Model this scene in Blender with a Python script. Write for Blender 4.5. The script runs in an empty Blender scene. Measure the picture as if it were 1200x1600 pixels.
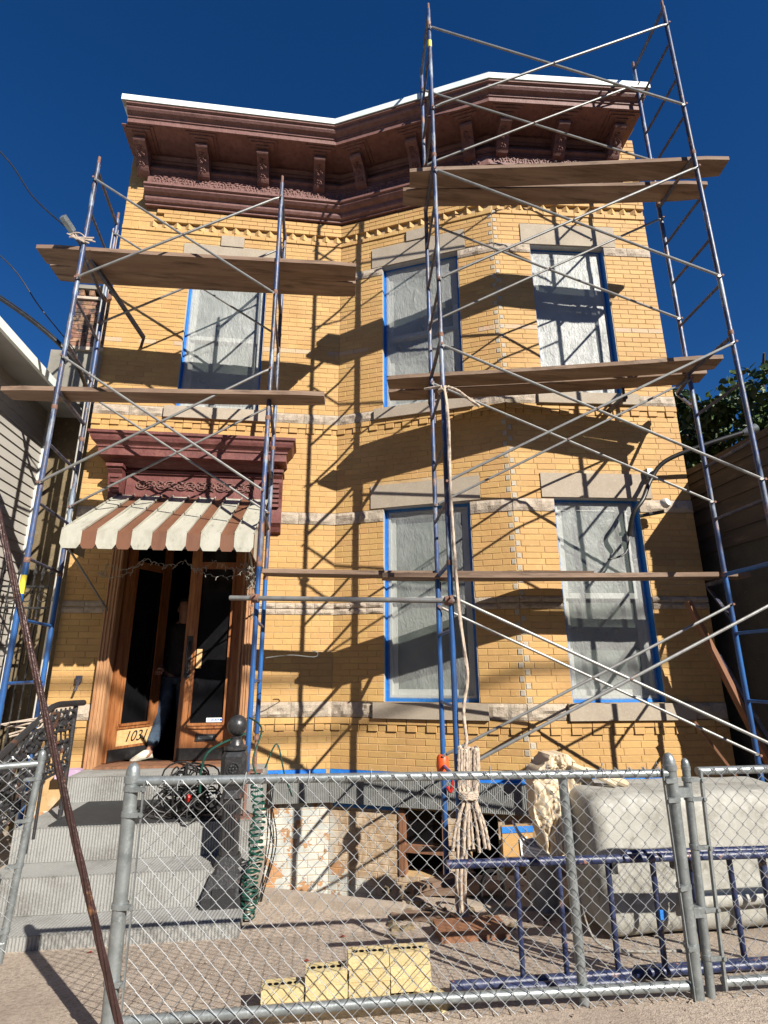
import bpy, math, random
from math import sin, cos, pi, radians, sqrt, atan2
from mathutils import Vector, Matrix, noise
from mathutils.geometry import tessellate_polygon
random.seed(7)
R = random.random
def U(a, b): return a + (b - a) * random.random()
scene = bpy.context.scene
COL = scene.collection
# ------------------------------------------------------------------ camera, sky, sun, exposure
cd = bpy.data.cameras.new("camera")
cam = bpy.data.objects.new("camera", cd); COL.objects.link(cam)
cd.sensor_fit = 'VERTICAL'; cd.sensor_height = 36.0; cd.lens = 19.13
cd.clip_start = 0.05; cd.clip_end = 500
cam.matrix_world = (Matrix.Translation((0, 0, 1.5)) @ Matrix.Rotation(radians(-7.325), 4, 'Z')
    @ Matrix.Rotation(radians(106.12), 4, 'X') @ Matrix.Rotation(radians(-0.247), 4, 'Z'))
scene.camera = cam
SUN = Vector((0.64, -1.0, 0.77)).normalized()
elev = math.asin(SUN.z); azim = atan2(SUN.x, SUN.y)
world = bpy.data.worlds.new("World"); scene.world = world; world.use_nodes = True
wn = world.node_tree.nodes; wl = world.node_tree.links
sky = wn.new("ShaderNodeTexSky"); sky.sky_type = 'NISHITA'; sky.sun_disc = False
sky.sun_elevation = elev; sky.sun_rotation = azim
sky.altitude = 300; sky.air_density = 1.0; sky.dust_density = 0.0; sky.ozone_density = 7.0
bg = wn["Background"]; bg.inputs["Strength"].default_value = 0.05
shs = wn.new("ShaderNodeHueSaturation"); shs.inputs["Saturation"].default_value = 1.2; shs.inputs["Hue"].default_value = 0.507; shs.inputs["Value"].default_value = 1.0
wl.new(sky.outputs[0], shs.inputs["Color"]); wl.new(shs.outputs[0], bg.inputs["Color"])
sd = bpy.data.lights.new("sun", 'SUN'); sd.energy = 5.0; sd.angle = radians(0.5); sd.color = (1.0, 0.94, 0.84)
sun = bpy.data.objects.new("sun", sd); COL.objects.link(sun); sun.location = SUN * 40
sun.rotation_euler = SUN.to_track_quat('Z', 'Y').to_euler()
vs = scene.view_settings
vs.view_transform = 'Standard'; vs.look = 'None'; vs.exposure = 0.88; vs.gamma = 1.0; vs.use_curve_mapping = False
scene.cycles.max_bounces = 6; scene.cycles.diffuse_bounces = 2; scene.cycles.glossy_bounces = 3
scene.cycles.transparent_max_bounces = 12; scene.cycles.caustics_reflective = False; scene.cycles.caustics_refractive = False

# ------------------------------------------------------------------ materials
def nodes_of(name):
    m = bpy.data.materials.new(name); m.use_nodes = True
    return m, m.node_tree.nodes, m.node_tree.links
def pm(name, base, var=(), rough=0.7, bump=(), metal=0.0, island=0.0, coat=0.0, stretch=None, spec=0.5):
    """base colour, then layers (colour, noise scale, low, high[, detail]); bump layers (scale, strength); object-space noise"""
    m, n, l = nodes_of(name)
    p = n["Principled BSDF"]
    p.inputs["Roughness"].default_value = rough; p.inputs["Metallic"].default_value = metal
    p.inputs["Coat Weight"].default_value = coat; p.inputs["Specular IOR Level"].default_value = spec
    geo = n.new("ShaderNodeNewGeometry")
    vec = geo.outputs["Position"]
    if stretch:
        mp = n.new("ShaderNodeMapping"); mp.inputs["Scale"].default_value = stretch
        l.new(vec, mp.inputs["Vector"]); vec = mp.outputs[0]
    rgb = n.new("ShaderNodeRGB"); rgb.outputs[0].default_value = (*base, 1); cur = rgb.outputs[0]
    if island:
        oi = n.new("ShaderNodeObjectInfo")
        ad = n.new("ShaderNodeMath"); ad.operation = 'ADD'
        l.new(geo.outputs["Random Per Island"], ad.inputs[0]); l.new(oi.outputs["Random"], ad.inputs[1])
        wnz = n.new("ShaderNodeTexWhiteNoise"); wnz.noise_dimensions = '1D'; l.new(ad.outputs[0], wnz.inputs["W"])
        hs = n.new("ShaderNodeHueSaturation")
        mr = n.new("ShaderNodeMapRange"); mr.inputs[3].default_value = 1 - island; mr.inputs[4].default_value = 1 + island * 0.6
        l.new(wnz.outputs["Value"], mr.inputs[0]); l.new(mr.outputs[0], hs.inputs["Value"])
        sp = n.new("ShaderNodeSeparateColor"); l.new(wnz.outputs["Color"], sp.inputs[0])
        mh = n.new("ShaderNodeMapRange"); mh.inputs[3].default_value = 0.5 - island * 0.05; mh.inputs[4].default_value = 0.5 + island * 0.05
        l.new(sp.outputs[1], mh.inputs[0]); l.new(mh.outputs[0], hs.inputs["Hue"])
        l.new(cur, hs.inputs["Color"]); cur = hs.outputs[0]
    for i, v in enumerate(var):
        c, s, lo, hi = v[:4]
        nt = n.new("ShaderNodeTexNoise"); nt.inputs["Scale"].default_value = s
        nt.inputs["Detail"].default_value = v[4] if len(v) > 4 else 6; nt.inputs["Roughness"].default_value = 0.65
        l.new(vec, nt.inputs["Vector"])
        mr = n.new("ShaderNodeMapRange"); mr.inputs[1].default_value = lo; mr.inputs[2].default_value = hi
        l.new(nt.outputs[0], mr.inputs[0])
        mx = n.new("ShaderNodeMix"); mx.data_type = 'RGBA'
        l.new(mr.outputs[0], mx.inputs[0]); l.new(cur, mx.inputs[6]); mx.inputs[7].default_value = (*c, 1)
        cur = mx.outputs[2]
    l.new(cur, p.inputs["Base Color"])
    prev = None
    for s, st in bump:
        nt = n.new("ShaderNodeTexNoise"); nt.inputs["Scale"].default_value = s; nt.inputs["Detail"].default_value = 5
        l.new(vec, nt.inputs["Vector"])
        b = n.new("ShaderNodeBump"); b.inputs["Strength"].default_value = st; b.inputs["Distance"].default_value = 0.01
        l.new(nt.outputs[0], b.inputs["Height"])
        if prev: l.new(prev, b.inputs["Normal"])
        prev = b.outputs[0]
    if prev: l.new(prev, p.inputs["Normal"])
    return m
M = {}
M['brick'] = pm('yellow_brick', (0.49, 0.30, 0.112), [((0.43, 0.25, 0.085), 2.4, .42, .72), ((0.60, 0.40, 0.19), 22, .6, .78), ((0.36, 0.205, 0.075), .9, .52, .80), ((0.30, 0.17, 0.07), 60, .66, .8)], .75, [(90, .25), (18, .3)], island=.12)
M['brick_pale'] = pm('pale_brick', (0.48, 0.35, 0.21), [((0.42, 0.32, 0.24), 9, .4, .7), ((0.62, 0.33, 0.2), 5, .55, .7)], .8, [(60, .5)], island=.16)
M['mortar'] = pm('mortar', (0.45, 0.30, 0.145), [((0.55, 0.46, 0.32), 3.5, .52, .66), ((0.26, 0.16, 0.07), 14, .5, .75)], .95, [(120, .4)])
M['patch'] = pm('grey_mortar_patch', (0.42, 0.38, 0.31), [((0.33, 0.28, 0.20), 18, .45, .7)], .9, [(150, .4)], island=.12)
M['lime'] = pm('smooth_limestone', (0.36, 0.305, 0.235), [((0.29, 0.24, 0.185), 5, .4, .75), ((0.43, 0.375, 0.30), 50, .5, .8)], .85, [(160, .35)], island=.06)
M['rock'] = pm('rock_faced_limestone', (0.42, 0.355, 0.28), [((0.30, 0.25, 0.19), 12, .45, .72), ((0.52, 0.41, 0.33), 25, .5, .75)], .9, [(70, .8), (200, .5)], island=.12)
M['maroon'] = pm('maroon_cornice_paint', (0.158, 0.072, 0.060), [((0.21, 0.105, 0.092), 8, .4, .7), ((0.085, 0.04, 0.035), 18, .5, .75)], .62, [(60, .35)])
M['hoodpaint'] = pm('dark_red_hood_paint', (0.125, 0.036, 0.032), [((0.19, 0.07, 0.06), 8, .45, .7), ((0.07, 0.026, 0.022), 18, .52, .75)], .6, [(60, .35)])
M['white_metal'] = pm('white_aluminium', (0.76, 0.84, 0.81), [((0.66, 0.74, 0.72), 3, .45, .7)], .4, [(30, .05)])
M['grey_metal'] = pm('grey_drip_edge', (0.34, 0.35, 0.30), [((0.25, 0.26, 0.22), 6, .4, .7)], .5)
M['scaf'] = pm('worn_blue_scaffold_paint', (0.035, 0.072, 0.185), [((0.030, 0.034, 0.055), 2.2, .42, .62), ((0.22, 0.27, 0.33), 6, .53, .62), ((0.09, 0.08, 0.09), 16, .5, .7), ((0.26, 0.145, 0.09), 18, .58, .66), ((0.42, 0.42, 0.40), 40, .68, .74)], .45, [(80, .2)], stretch=(1, 1, .35))
M['scaf2'] = pm('bright_blue_scaffold_paint', (0.02, 0.10, 0.30), [((0.02, 0.05, 0.14), 5, .45, .62), ((0.35, 0.4, 0.46), 30, .68, .74)], .4, [(80, .15)], stretch=(1, 1, .35))
M['scaf3'] = pm('navy_scaffold_paint', (0.016, 0.025, 0.075), [((0.055, 0.065, 0.12), 14, .5, .68), ((0.33, 0.16, 0.10), 20, .6, .68)], .42, [(80, .2)])
M['rung'] = pm('dark_scaffold_rung', (0.04, 0.045, 0.08), [((0.13, 0.12, 0.13), 14, .5, .66), ((0.25, 0.14, 0.09), 22, .58, .68)], .5, [(80, .2)])
M['galv'] = pm('galvanised_steel', (0.27, 0.295, 0.30), [((0.18, 0.20, 0.205), 14, .42, .66), ((0.38, 0.41, 0.41), 60, .55, .75)], .42, [(90, .1)], metal=.55)
M['wire'] = pm('galvanised_wire', (0.42, 0.435, 0.44), [((0.28, 0.295, 0.305), 12, .45, .7)], .45, metal=.45)
M['brace'] = pm('galvanised_brace', (0.24, 0.245, 0.24), [((0.17, 0.16, 0.155), 12, .45, .7), ((0.30, 0.20, 0.14), 20, .62, .7)], .5, [(90, .1)], metal=.4)
M['rust'] = pm('rusty_steel', (0.20, 0.10, 0.07), [((0.12, 0.07, 0.06), 20, .4, .7), ((0.35, 0.20, 0.12), 50, .55, .7)], .8, [(90, .5)])
M['black_metal'] = pm('black_painted_iron', (0.022, 0.022, 0.024), [((0.05, 0.05, 0.05), 30, .5, .7), ((0.22, 0.12, 0.07), 14, .66, .72)], .35, [(70, .2)])
M['iron'] = pm('worn_black_iron', (0.025, 0.025, 0.027), [((0.10, 0.045, 0.028), 7, .60, .66), ((0.48, 0.42, 0.36), 10, .67, .70)], .4, [(50, .4)])
M['cablem'] = pm('brown_steel_cable', (0.060, 0.030, 0.026), [((0.03, 0.016, 0.014), 12, .4, .7), ((0.2, 0.09, 0.04), 30, .62, .72)], .32, [(120, .2)], metal=.3)
M['plank'] = pm('weathered_plank', (0.175, 0.112, 0.075), [((0.29, 0.205, 0.15), 7, .42, .72), ((0.08, 0.05, 0.034), 16, .52, .7)], .85, [(30, .6)], stretch=(.12, 1, 1), island=.12)
M['old_wood'] = pm('old_reddish_wood', (0.22, 0.10, 0.05), [((0.12, 0.06, 0.035), 16, .45, .7)], .8, [(40, .5)], stretch=(1, 1, .15))
M['oak'] = pm('varnished_oak', (0.25, 0.090, 0.030), [((0.37, 0.16, 0.058), 12, .42, .68), ((0.13, 0.040, 0.014), 42, .48, .70)], .42, [(60, .25)], stretch=(1, 1, .10), coat=.15)
M['oak_jamb'] = pm('bare_oak_casing', (0.34, 0.165, 0.075), [((0.46, 0.26, 0.13), 10, .42, .68), ((0.20, 0.09, 0.04), 34, .52, .68)], .6, [(60, .4)], stretch=(1, 1, .12))
M['oak_panel'] = pm('light_oak_panel', (0.60, 0.38, 0.18), [((0.48, 0.27, 0.10), 20, .45, .7)], .5, [(60, .2)], stretch=(.3, 1, 1))
M['white_frame'] = pm('white_window_frame', (0.55, 0.55, 0.52), [((0.45, 0.445, 0.42), 9, .5, .75)], .5, [(50, .1)])
M['grey_reveal'] = pm('grey_window_reveal', (0.42, 0.42, 0.40), [((0.3, 0.3, 0.29), 9, .4, .7)], .7, [(50, .2)])
M['tape'] = pm('blue_masking_tape', (0.012, 0.15, 0.50), [((0.02, 0.22, 0.60), 16, .45, .7)], .6, [(90, .4)])
M['black'] = pm('painted_darkness', (0.004, 0.004, 0.004), [((0.008, 0.007, 0.007), 3, .4, .7)], .9, spec=.1)  # near-black colour standing in for deep shade inside openings
M['conc'] = pm('yard_aggregate_concrete', (0.39, 0.32, 0.255), [((0.24, 0.19, 0.15), 45, .46, .62), ((0.54, 0.46, 0.38), 80, .55, .66), ((0.24, 0.185, 0.145), 1.1, .5, .8), ((0.46, 0.385, 0.315), 2.4, .5, .75)], .9, [(130, .6), (40, .35)])
M['slab'] = pm('pale_concrete_slab', (0.36, 0.30, 0.24), [((0.26, 0.21, 0.17), 8, .4, .7), ((0.42, 0.37, 0.31), 90, .5, .7)], .9, [(120, .4)])
M['stonestep'] = pm('tooled_grey_stone', (0.26, 0.26, 0.25), [((0.17, 0.165, 0.155), 3.2, .45, .68), ((0.32, 0.32, 0.305), 60, .5, .75), ((0.12, 0.115, 0.105), 11, .62, .75)], .9, [(160, .5)])
M['band'] = pm('tooled_dark_stone', (0.15, 0.155, 0.15), [((0.21, 0.215, 0.205), 6, .42, .7), ((0.1, 0.1, 0.1), 40, .55, .75)], .9, [(160, .4)])
M['asphalt'] = pm('asphalt', (0.05, 0.05, 0.052), [((0.035, 0.035, 0.036), 6, .4, .7), ((0.09, 0.09, 0.09), 90, .55, .7)], .9, [(120, .5)])
M['oppbrick'] = pm('weathered_red_brick', (0.16, 0.08, 0.055), [((0.10, 0.055, 0.04), 3, .4, .7)], .9, [(30, .3)])
M['mat'] = pm('black_rubber_mat', (0.020, 0.021, 0.023), [((0.04, 0.04, 0.04), 9, .5, .75)], .8, [(220, .4)])
M['rubber'] = pm('black_cord', (0.012, 0.012, 0.013), [((0.03, 0.03, 0.03), 20, .5, .7)], .45)
M['hose'] = pm('green_air_hose', (0.004, 0.045, 0.032), [((0.01, 0.085, 0.06), 20, .5, .7)], .4)
M['rope'] = pm('natural_rope', (0.50, 0.41, 0.32), [((0.28, 0.21, 0.165), 40, .42, .65), ((0.52, 0.45, 0.38), 80, .5, .7)], .9, [(240, .5)])
M['orange'] = pm('orange_plastic', (0.75, 0.10, 0.015), [((0.6, 0.06, 0.01), 20, .5, .7)], .45)
M['red'] = pm('red_plastic', (0.35, 0.015, 0.01), [((0.22, 0.01, 0.01), 20, .5, .7)], .45)
M['tub'] = pm('off_white_tub', (0.34, 0.335, 0.30), [((0.22, 0.21, 0.18), 4.5, .45, .68), ((0.42, 0.41, 0.38), 22, .5, .72), ((0.15, 0.14, 0.115), 9, .62, .74)], .75, [(90, .25)])
M['canvas'] = pm('cream_canvas', (0.58, 0.48, 0.34), [((0.44, 0.34, 0.22), 7, .45, .7)], .9, [(160, .3), (14, .5)])
M['awn_w'] = pm('cream_awning_slat', (0.40, 0.39, 0.33), [((0.30, 0.29, 0.235), 8, .46, .68), ((0.20, 0.20, 0.16), 26, .58, .72)], .5, [(50, .12)], stretch=(1, .25, .4))
M['awn_b'] = pm('brown_awning_slat', (0.160, 0.070, 0.038), [((0.12, 0.052, 0.03), 10, .45, .7), ((0.45, 0.30, 0.22), 40, .70, .76)], .5, [(50, .12)], stretch=(1, .25, .4))
M['siding'] = pm('cream_vinyl_siding', (0.43, 0.405, 0.365), [((0.36, 0.335, 0.30), 3, .45, .7)], .55, [(30, .08)], stretch=(.3, .3, 1))
M['soffit'] = pm('grey_soffit', (0.36, 0.37, 0.36), [((0.28, 0.29, 0.28), 3, .45, .7)], .6)
M['stucco'] = pm('brown_stucco', (0.17, 0.13, 0.075), [((0.11, 0.085, 0.05), 3, .4, .7), ((0.25, 0.19, 0.11), 12, .55, .7)], .95, [(60, .5)])
M['cement'] = pm('grey_cement_render', (0.24, 0.225, 0.19), [((0.17, 0.16, 0.135), 5, .4, .7)], .95, [(60, .4)])
M['darkstucco'] = pm('dark_stucco', (0.085, 0.075, 0.055), [((0.05, 0.045, 0.035), 3, .4, .7), ((0.15, 0.13, 0.09), 24, .62, .74)], .95, [(40, .7)])
M['darkboard'] = pm('dark_boarding', (0.085, 0.065, 0.045), [((0.05, 0.04, 0.03), 6, .4, .7), ((0.15, 0.11, 0.075), 18, .58, .7)], .85, [(30, .4)], stretch=(1, .15, 1), island=.2)
M['chimney'] = pm('mottled_chimney_brick', (0.30, 0.16, 0.10), [((0.05, 0.038, 0.035), 9, .44, .56), ((0.45, 0.26, 0.17), 16, .58, .72)], .9, [(60, .6)], island=.35)
M['chmortar'] = pm('pale_chimney_mortar', (0.48, 0.40, 0.32), [((0.35, 0.28, 0.22), 12, .45, .7)], .95, [(90, .4)])
M['pipe_w'] = pm('white_downpipe', (0.62, 0.60, 0.55), [((0.45, 0.43, 0.38), 6, .5, .72)], .45)
M['pvc'] = pm('pinkish_pipe', (0.42, 0.33, 0.34), [((0.3, 0.22, 0.2), 12, .5, .7)], .6)
M['core_brick'] = pm('pale_yellow_brick', (0.52, 0.42, 0.22), [((0.45, 0.34, 0.16), 14, .45, .7), ((0.58, 0.49, 0.31), 50, .55, .7)], .85, [(120, .4)], island=.07)
M['leaf'] = pm('maple_leaf', (0.042, 0.08, 0.014), [((0.07, 0.11, 0.024), 3.5, .42, .62), ((0.20, 0.15, 0.03), 2.2, .60, .72)], .55, island=.35)
M['leaf_red'] = pm('fallen_red_leaf', (0.22, 0.03, 0.02), [((0.3, 0.08, 0.03), 30, .5, .7)], .7)
M['bark'] = pm('bark', (0.09, 0.065, 0.045), [((0.05, 0.04, 0.03), 14, .4, .7)], .95, [(30, .7)])
M['skin'] = pm('skin', (0.34, 0.17, 0.11), [((0.28, 0.13, 0.09), 14, .4, .7)], .55)
M['jeans'] = pm('blue_denim', (0.03, 0.052, 0.085), [((0.06, 0.095, 0.14), 12, .48, .66), ((0.015, 0.025, 0.045), 22, .5, .7)], .9, [(160, .4)])
M['shirt'] = pm('black_cotton', (0.012, 0.012, 0.014), [((0.025, 0.025, 0.03), 12, .5, .7)], .9, [(60, .4)])
M['shoe'] = pm('cream_sneaker', (0.72, 0.68, 0.55), [((0.60, 0.56, 0.44), 30, .5, .7)], .6)
M['hair'] = pm('dark_hair', (0.015, 0.011, 0.009), [((0.03, 0.02, 0.015), 60, .5, .7)], .6)
M['lavender'] = pm('lavender_paint', (0.40, 0.28, 0.42), [((0.5, 0.4, 0.5), 20, .5, .7)], .8)
M['paper'] = pm('white_paper', (0.75, 0.77, 0.80), [((0.68, 0.70, 0.74), 20, .5, .7)], .7)
M['ink'] = pm('dark_ink', (0.02, 0.015, 0.012), [((0.04, 0.03, 0.02), 20, .5, .7)], .5)
M['blue_ink'] = pm('blue_ink', (0.02, 0.12, 0.45), [((0.03, 0.16, 0.5), 20, .5, .7)], .5)
M['yellow'] = pm('yellow_sticker', (0.75, 0.62, 0.05), [((0.65, 0.5, 0.04), 20, .5, .7)], .5)
M['brass'] = pm('dull_brass', (0.30, 0.22, 0.12), [((0.2, 0.14, 0.08), 30, .5, .7)], .35, metal=.8)
M['string'] = pm('white_light_string', (0.26, 0.245, 0.21), [((0.3, 0.28, 0.24), 20, .5, .7)], .6)
def peel():
    m, n, l = nodes_of('peeling_painted_brick'); p = n["Principled BSDF"]; p.inputs["Roughness"].default_value = .9
    geo = n.new("ShaderNodeNewGeometry")
    def nz(s, d=8):
        t = n.new("ShaderNodeTexNoise"); t.inputs["Scale"].default_value = s; t.inputs["Detail"].default_value = d
        t.inputs["Roughness"].default_value = .62; l.new(geo.outputs["Position"], t.inputs["Vector"]); return t.outputs[0]
    def rng(src, lo, hi):
        r = n.new("ShaderNodeMapRange"); r.inputs[1].default_value = lo; r.inputs[2].default_value = hi; l.new(src, r.inputs[0]); return r.outputs[0]
    def mix(f, a, b):
        x = n.new("ShaderNodeMix"); x.data_type = 'RGBA'; l.new(f, x.inputs[0])
        for i, c in ((6, a), (7, b)):
            if isinstance(c, tuple): x.inputs[i].default_value = (*c, 1)
            else: l.new(c, x.inputs[i])
        return x.outputs[2]
    brickc = mix(rng(nz(9), .4, .65), (0.42, 0.22, 0.10), (0.24, 0.15, 0.09))
    white = mix(rng(nz(5), .4, .65), (0.50, 0.49, 0.44), (0.33, 0.355, 0.345))
    a = mix(rng(nz(7.5), .565, .58), white, brickc)
    # towards the right of the wall the paint has gone and raw brown brick shows
    sx = n.new("ShaderNodeSeparateXYZ"); l.new(geo.outputs["Position"], sx.inputs[0])
    ad = n.new("ShaderNodeMath"); ad.operation = 'MULTIPLY_ADD'; l.new(nz(3), ad.inputs[0]); ad.inputs[1].default_value = 1.6; l.new(sx.outputs[0], ad.inputs[2])
    ad2 = n.new("ShaderNodeMath"); ad2.operation = 'MULTIPLY_ADD'; l.new(sx.outputs[2], ad2.inputs[0]); ad2.inputs[1].default_value = .8; l.new(ad.outputs[0], ad2.inputs[2])
    b = mix(rng(ad2.outputs[0], 0.95, 1.12), a, mix(rng(nz(12), .45, .6), (0.33, 0.23, 0.14), (0.50, 0.40, 0.29)))
    l.new(b, p.inputs["Base Color"])
    bp = n.new("ShaderNodeBump"); bp.inputs["Strength"].default_value = .7; bp.inputs["Distance"].default_value = .01
    l.new(nz(7.5), bp.inputs["Height"]); l.new(bp.outputs[0], p.inputs["Normal"])
    return m
M['peel'] = peel()
def glass():
    m, n, l = nodes_of('window_glass'); p = n["Principled BSDF"]
    p.inputs["Base Color"].default_value = (0.10, 0.115, 0.105, 1); p.inputs["Roughness"].default_value = .12
    p.inputs["Specular IOR Level"].default_value = .7
    t = n.new("ShaderNodeTexNoise"); t.inputs["Scale"].default_value = 3
    r = n.new("ShaderNodeValToRGB"); r.color_ramp.elements[0].color = (0.07, 0.085, 0.075, 1); r.color_ramp.elements[1].color = (0.22, 0.25, 0.225, 1)
    g = n.new("ShaderNodeNewGeometry"); l.new(g.outputs["Position"], t.inputs["Vector"]); l.new(t.outputs[0], r.inputs[0]); l.new(r.outputs[0], p.inputs["Base Color"])
    return m
M['glass'] = glass()
M['dglass'] = pm('dark_door_glass', (0.006, 0.006, 0.007), [((0.012, 0.012, 0.014), 3, .5, .7)], .08)
def film():
    m, n, l = nodes_of('plastic_sheeting')
    out = n["Material Output"]; p = n["Principled BSDF"]
    p.inputs["Base Color"].default_value = (0.46, 0.475, 0.465, 1); p.inputs["Roughness"].default_value = .42; p.inputs["Specular IOR Level"].default_value = .35
    geo = n.new("ShaderNodeNewGeometry")
    mp = n.new("ShaderNodeMapping"); mp.inputs["Scale"].default_value = (1, 1, .45); l.new(geo.outputs["Position"], mp.inputs["Vector"])
    t = n.new("ShaderNodeTexNoise"); t.inputs["Scale"].default_value = 20; t.inputs["Detail"].default_value = 4; t.inputs["Distortion"].default_value = 2.2
    l.new(mp.outputs[0], t.inputs["Vector"])
    t2 = n.new("ShaderNodeTexNoise"); t2.noise_type = 'RIDGED_MULTIFRACTAL'; t2.inputs["Scale"].default_value = 9; t2.inputs["Detail"].default_value = 5; t2.inputs["Distortion"].default_value = 1.2
    l.new(mp.outputs[0], t2.inputs["Vector"])
    b = n.new("ShaderNodeBump"); b.inputs["Strength"].default_value = .75; b.inputs["Distance"].default_value = .014; l.new(t.outputs[0], b.inputs["Height"])
    b2 = n.new("ShaderNodeBump"); b2.inputs["Strength"].default_value = .8; b2.inputs["Distance"].default_value = .010; l.new(t2.outputs[0], b2.inputs["Height"]); l.new(b.outputs[0], b2.inputs["Normal"])
    l.new(b2.outputs[0], p.inputs["Normal"])
    tr = n.new("ShaderNodeBsdfTransparent"); tr.inputs[0].default_value = (.95, .97, .96, 1)
    tl = n.new("ShaderNodeBsdfTranslucent"); tl.inputs[0].default_value = (.6, .62, .61, 1)
    mx = n.new("ShaderNodeMixShader"); l.new(p.outputs[0], mx.inputs[2]); l.new(tr.outputs[0], mx.inputs[1])
    at = n.new("ShaderNodeObjectInfo")   # how cloudy the sheet is: the object's own colour alpha
    t3 = n.new("ShaderNodeTexNoise"); t3.inputs["Scale"].default_value = 2.2; l.new(geo.outputs["Position"], t3.inputs["Vector"])
    ma = n.new("ShaderNodeMath"); ma.operation = 'MULTIPLY_ADD'; l.new(t3.outputs[0], ma.inputs[0]); ma.inputs[1].default_value = .5; ma.inputs[2].default_value = -.25
    ad = n.new("ShaderNodeMath"); ad.operation = 'ADD'; ad.use_clamp = True; l.new(at.outputs["Alpha"], ad.inputs[0]); l.new(ma.outputs[0], ad.inputs[1])
    l.new(ad.outputs[0], mx.inputs[0]); l.new(mx.outputs[0], out.inputs[0])
    return m
M['film'] = film()

# ------------------------------------------------------------------ mesh builder
def tag(o, label=None, cat=None, group=None, kind=None):
    for k, v in (('label', label), ('category', cat), ('group', group), ('kind', kind)):
        if v: o[k] = v
    return o
def wloc(o):
    v = Vector((0, 0, 0))
    while o: v += o.location; o = o.parent
    return v
def empty(name, loc, label=None, cat=None, group=None):
    o = bpy.data.objects.new(name, None); o.empty_display_size = .1; o.location = loc; COL.objects.link(o)
    return tag(o, label, cat, group)
class MB:
    def __init__(s): s.v = []; s.f = []; s.smooth = False
    def add(s, vs, fs):
        k = len(s.v); s.v += [tuple(v) for v in vs]; s.f += [tuple(i + k for i in f) for f in fs]; return s
    def hexa(s, p):   # 8 points: bottom 4 ccw, top 4 ccw
        return s.add(p, [(3, 2, 1, 0), (4, 5, 6, 7), (0, 1, 5, 4), (1, 2, 6, 5), (2, 3, 7, 6), (3, 0, 4, 7)])
    def box(s, x0, x1, y0, y1, z0, z1):
        return s.hexa([(x0, y0, z0), (x1, y0, z0), (x1, y1, z0), (x0, y1, z0), (x0, y0, z1), (x1, y0, z1), (x1, y1, z1), (x0, y1, z1)])
    def tube(s, pts, r, seg=8, caps=True, lobes=0, pitch=30, amp=.22):
        pts = [Vector(p) for p in pts]; n = len(pts)
        rr = r if hasattr(r, '__len__') else [r] * n
        t0 = (pts[1] - pts[0]).normalized()
        a = Vector((0, 0, 1)) if abs(t0.z) < .9 else Vector((1, 0, 0))
        nrm = (a - t0 * a.dot(t0)).normalized(); vs = []; dist = 0
        for i, p in enumerate(pts):
            if i: dist += (p - pts[i - 1]).length
            t = (pts[min(i + 1, n - 1)] - pts[max(i - 1, 0)]).normalized()
            nrm = (nrm - t * nrm.dot(t)).normalized(); b = t.cross(nrm)
            for k in range(seg):
                th = 2 * pi * k / seg
                q = rr[i] * (1 + (amp * cos(lobes * (th - dist * pitch)) if lobes else 0))
                vs.append(p + nrm * (q * cos(th)) + b * (q * sin(th)))
        fs = [(i * seg + k, i * seg + (k + 1) % seg, (i + 1) * seg + (k + 1) % seg, (i + 1) * seg + k) for i in range(n - 1) for k in range(seg)]
        if caps: fs += [tuple(range(seg - 1, -1, -1)), tuple((n - 1) * seg + k for k in range(seg))]
        return s.add(vs, fs)
    def lathe(s, c, prof, seg=20, axis=None):   # prof: (radius, height) from bottom to top
        c = Vector(c); ax = Vector(axis or (0, 0, 1)).normalized()
        a = Vector((1, 0, 0)) if abs(ax.x) < .9 else Vector((0, 1, 0))
        u = (a - ax * a.dot(ax)).normalized(); w = ax.cross(u); vs = []
        for r, h in prof:
            for k in range(seg): vs.append(c + ax * h + u * (r * cos(2 * pi * k / seg)) + w * (r * sin(2 * pi * k / seg)))
        n = len(prof)
        fs = [(i * seg + k, i * seg + (k + 1) % seg, (i + 1) * seg + (k + 1) % seg, (i + 1) * seg + k) for i in range(n - 1) for k in range(seg)]
        fs += [tuple(range(seg - 1, -1, -1)), tuple((n - 1) * seg + k for k in range(seg))]
        return s.add(vs, fs)
    def beam(s, a, b, w, h, up=(0, 0, 1)):   # rectangular bar a to b
        a = Vector(a); b = Vector(b); t = (b - a).normalized(); up = Vector(up)
        if abs(t.dot(up)) > .95: up = Vector((1, 0, 0))
        x = t.cross(up).normalized() * (w / 2); y = x.cross(t).normalized() * (h / 2)
        return s.hexa([a - x - y, a + x - y, b + x - y, b - x - y, a - x + y, a + x + y, b + x + y, b - x + y])
    def mesh(s, name, origin):
        me = bpy.data.meshes.new(name)
        me.from_pydata([(x - origin[0], y - origin[1], z - origin[2]) for x, y, z in s.v], [], s.f)
        if s.smooth:
            me.polygons.foreach_set('use_smooth', [True] * len(me.polygons))
            try: me.set_sharp_from_angle(angle=radians(40))
            except Exception: pass
        me.update(); return me
    def build(s, name, mat, parent=None, origin=None, kind=None, label=None, cat=None, group=None):
        xs, ys, zs = zip(*s.v)
        if origin is None: origin = ((min(xs) + max(xs)) / 2, (min(ys) + max(ys)) / 2, min(zs))
        me = s.mesh(name, origin); me.materials.append(M[mat] if isinstance(mat, str) else mat)
        o = bpy.data.objects.new(name, me); COL.objects.link(o)
        if parent is not None:
            o.parent = parent; o.location = Vector(origin) - wloc(parent)
        else: o.location = origin
        return tag(o, label, cat, group, kind)
def copy_at(src, delta, parent=None):
    c = src.copy(); COL.objects.link(c)
    if parent is not None: c.parent = parent
    c.location = src.location + Vector(delta); return c
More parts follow.
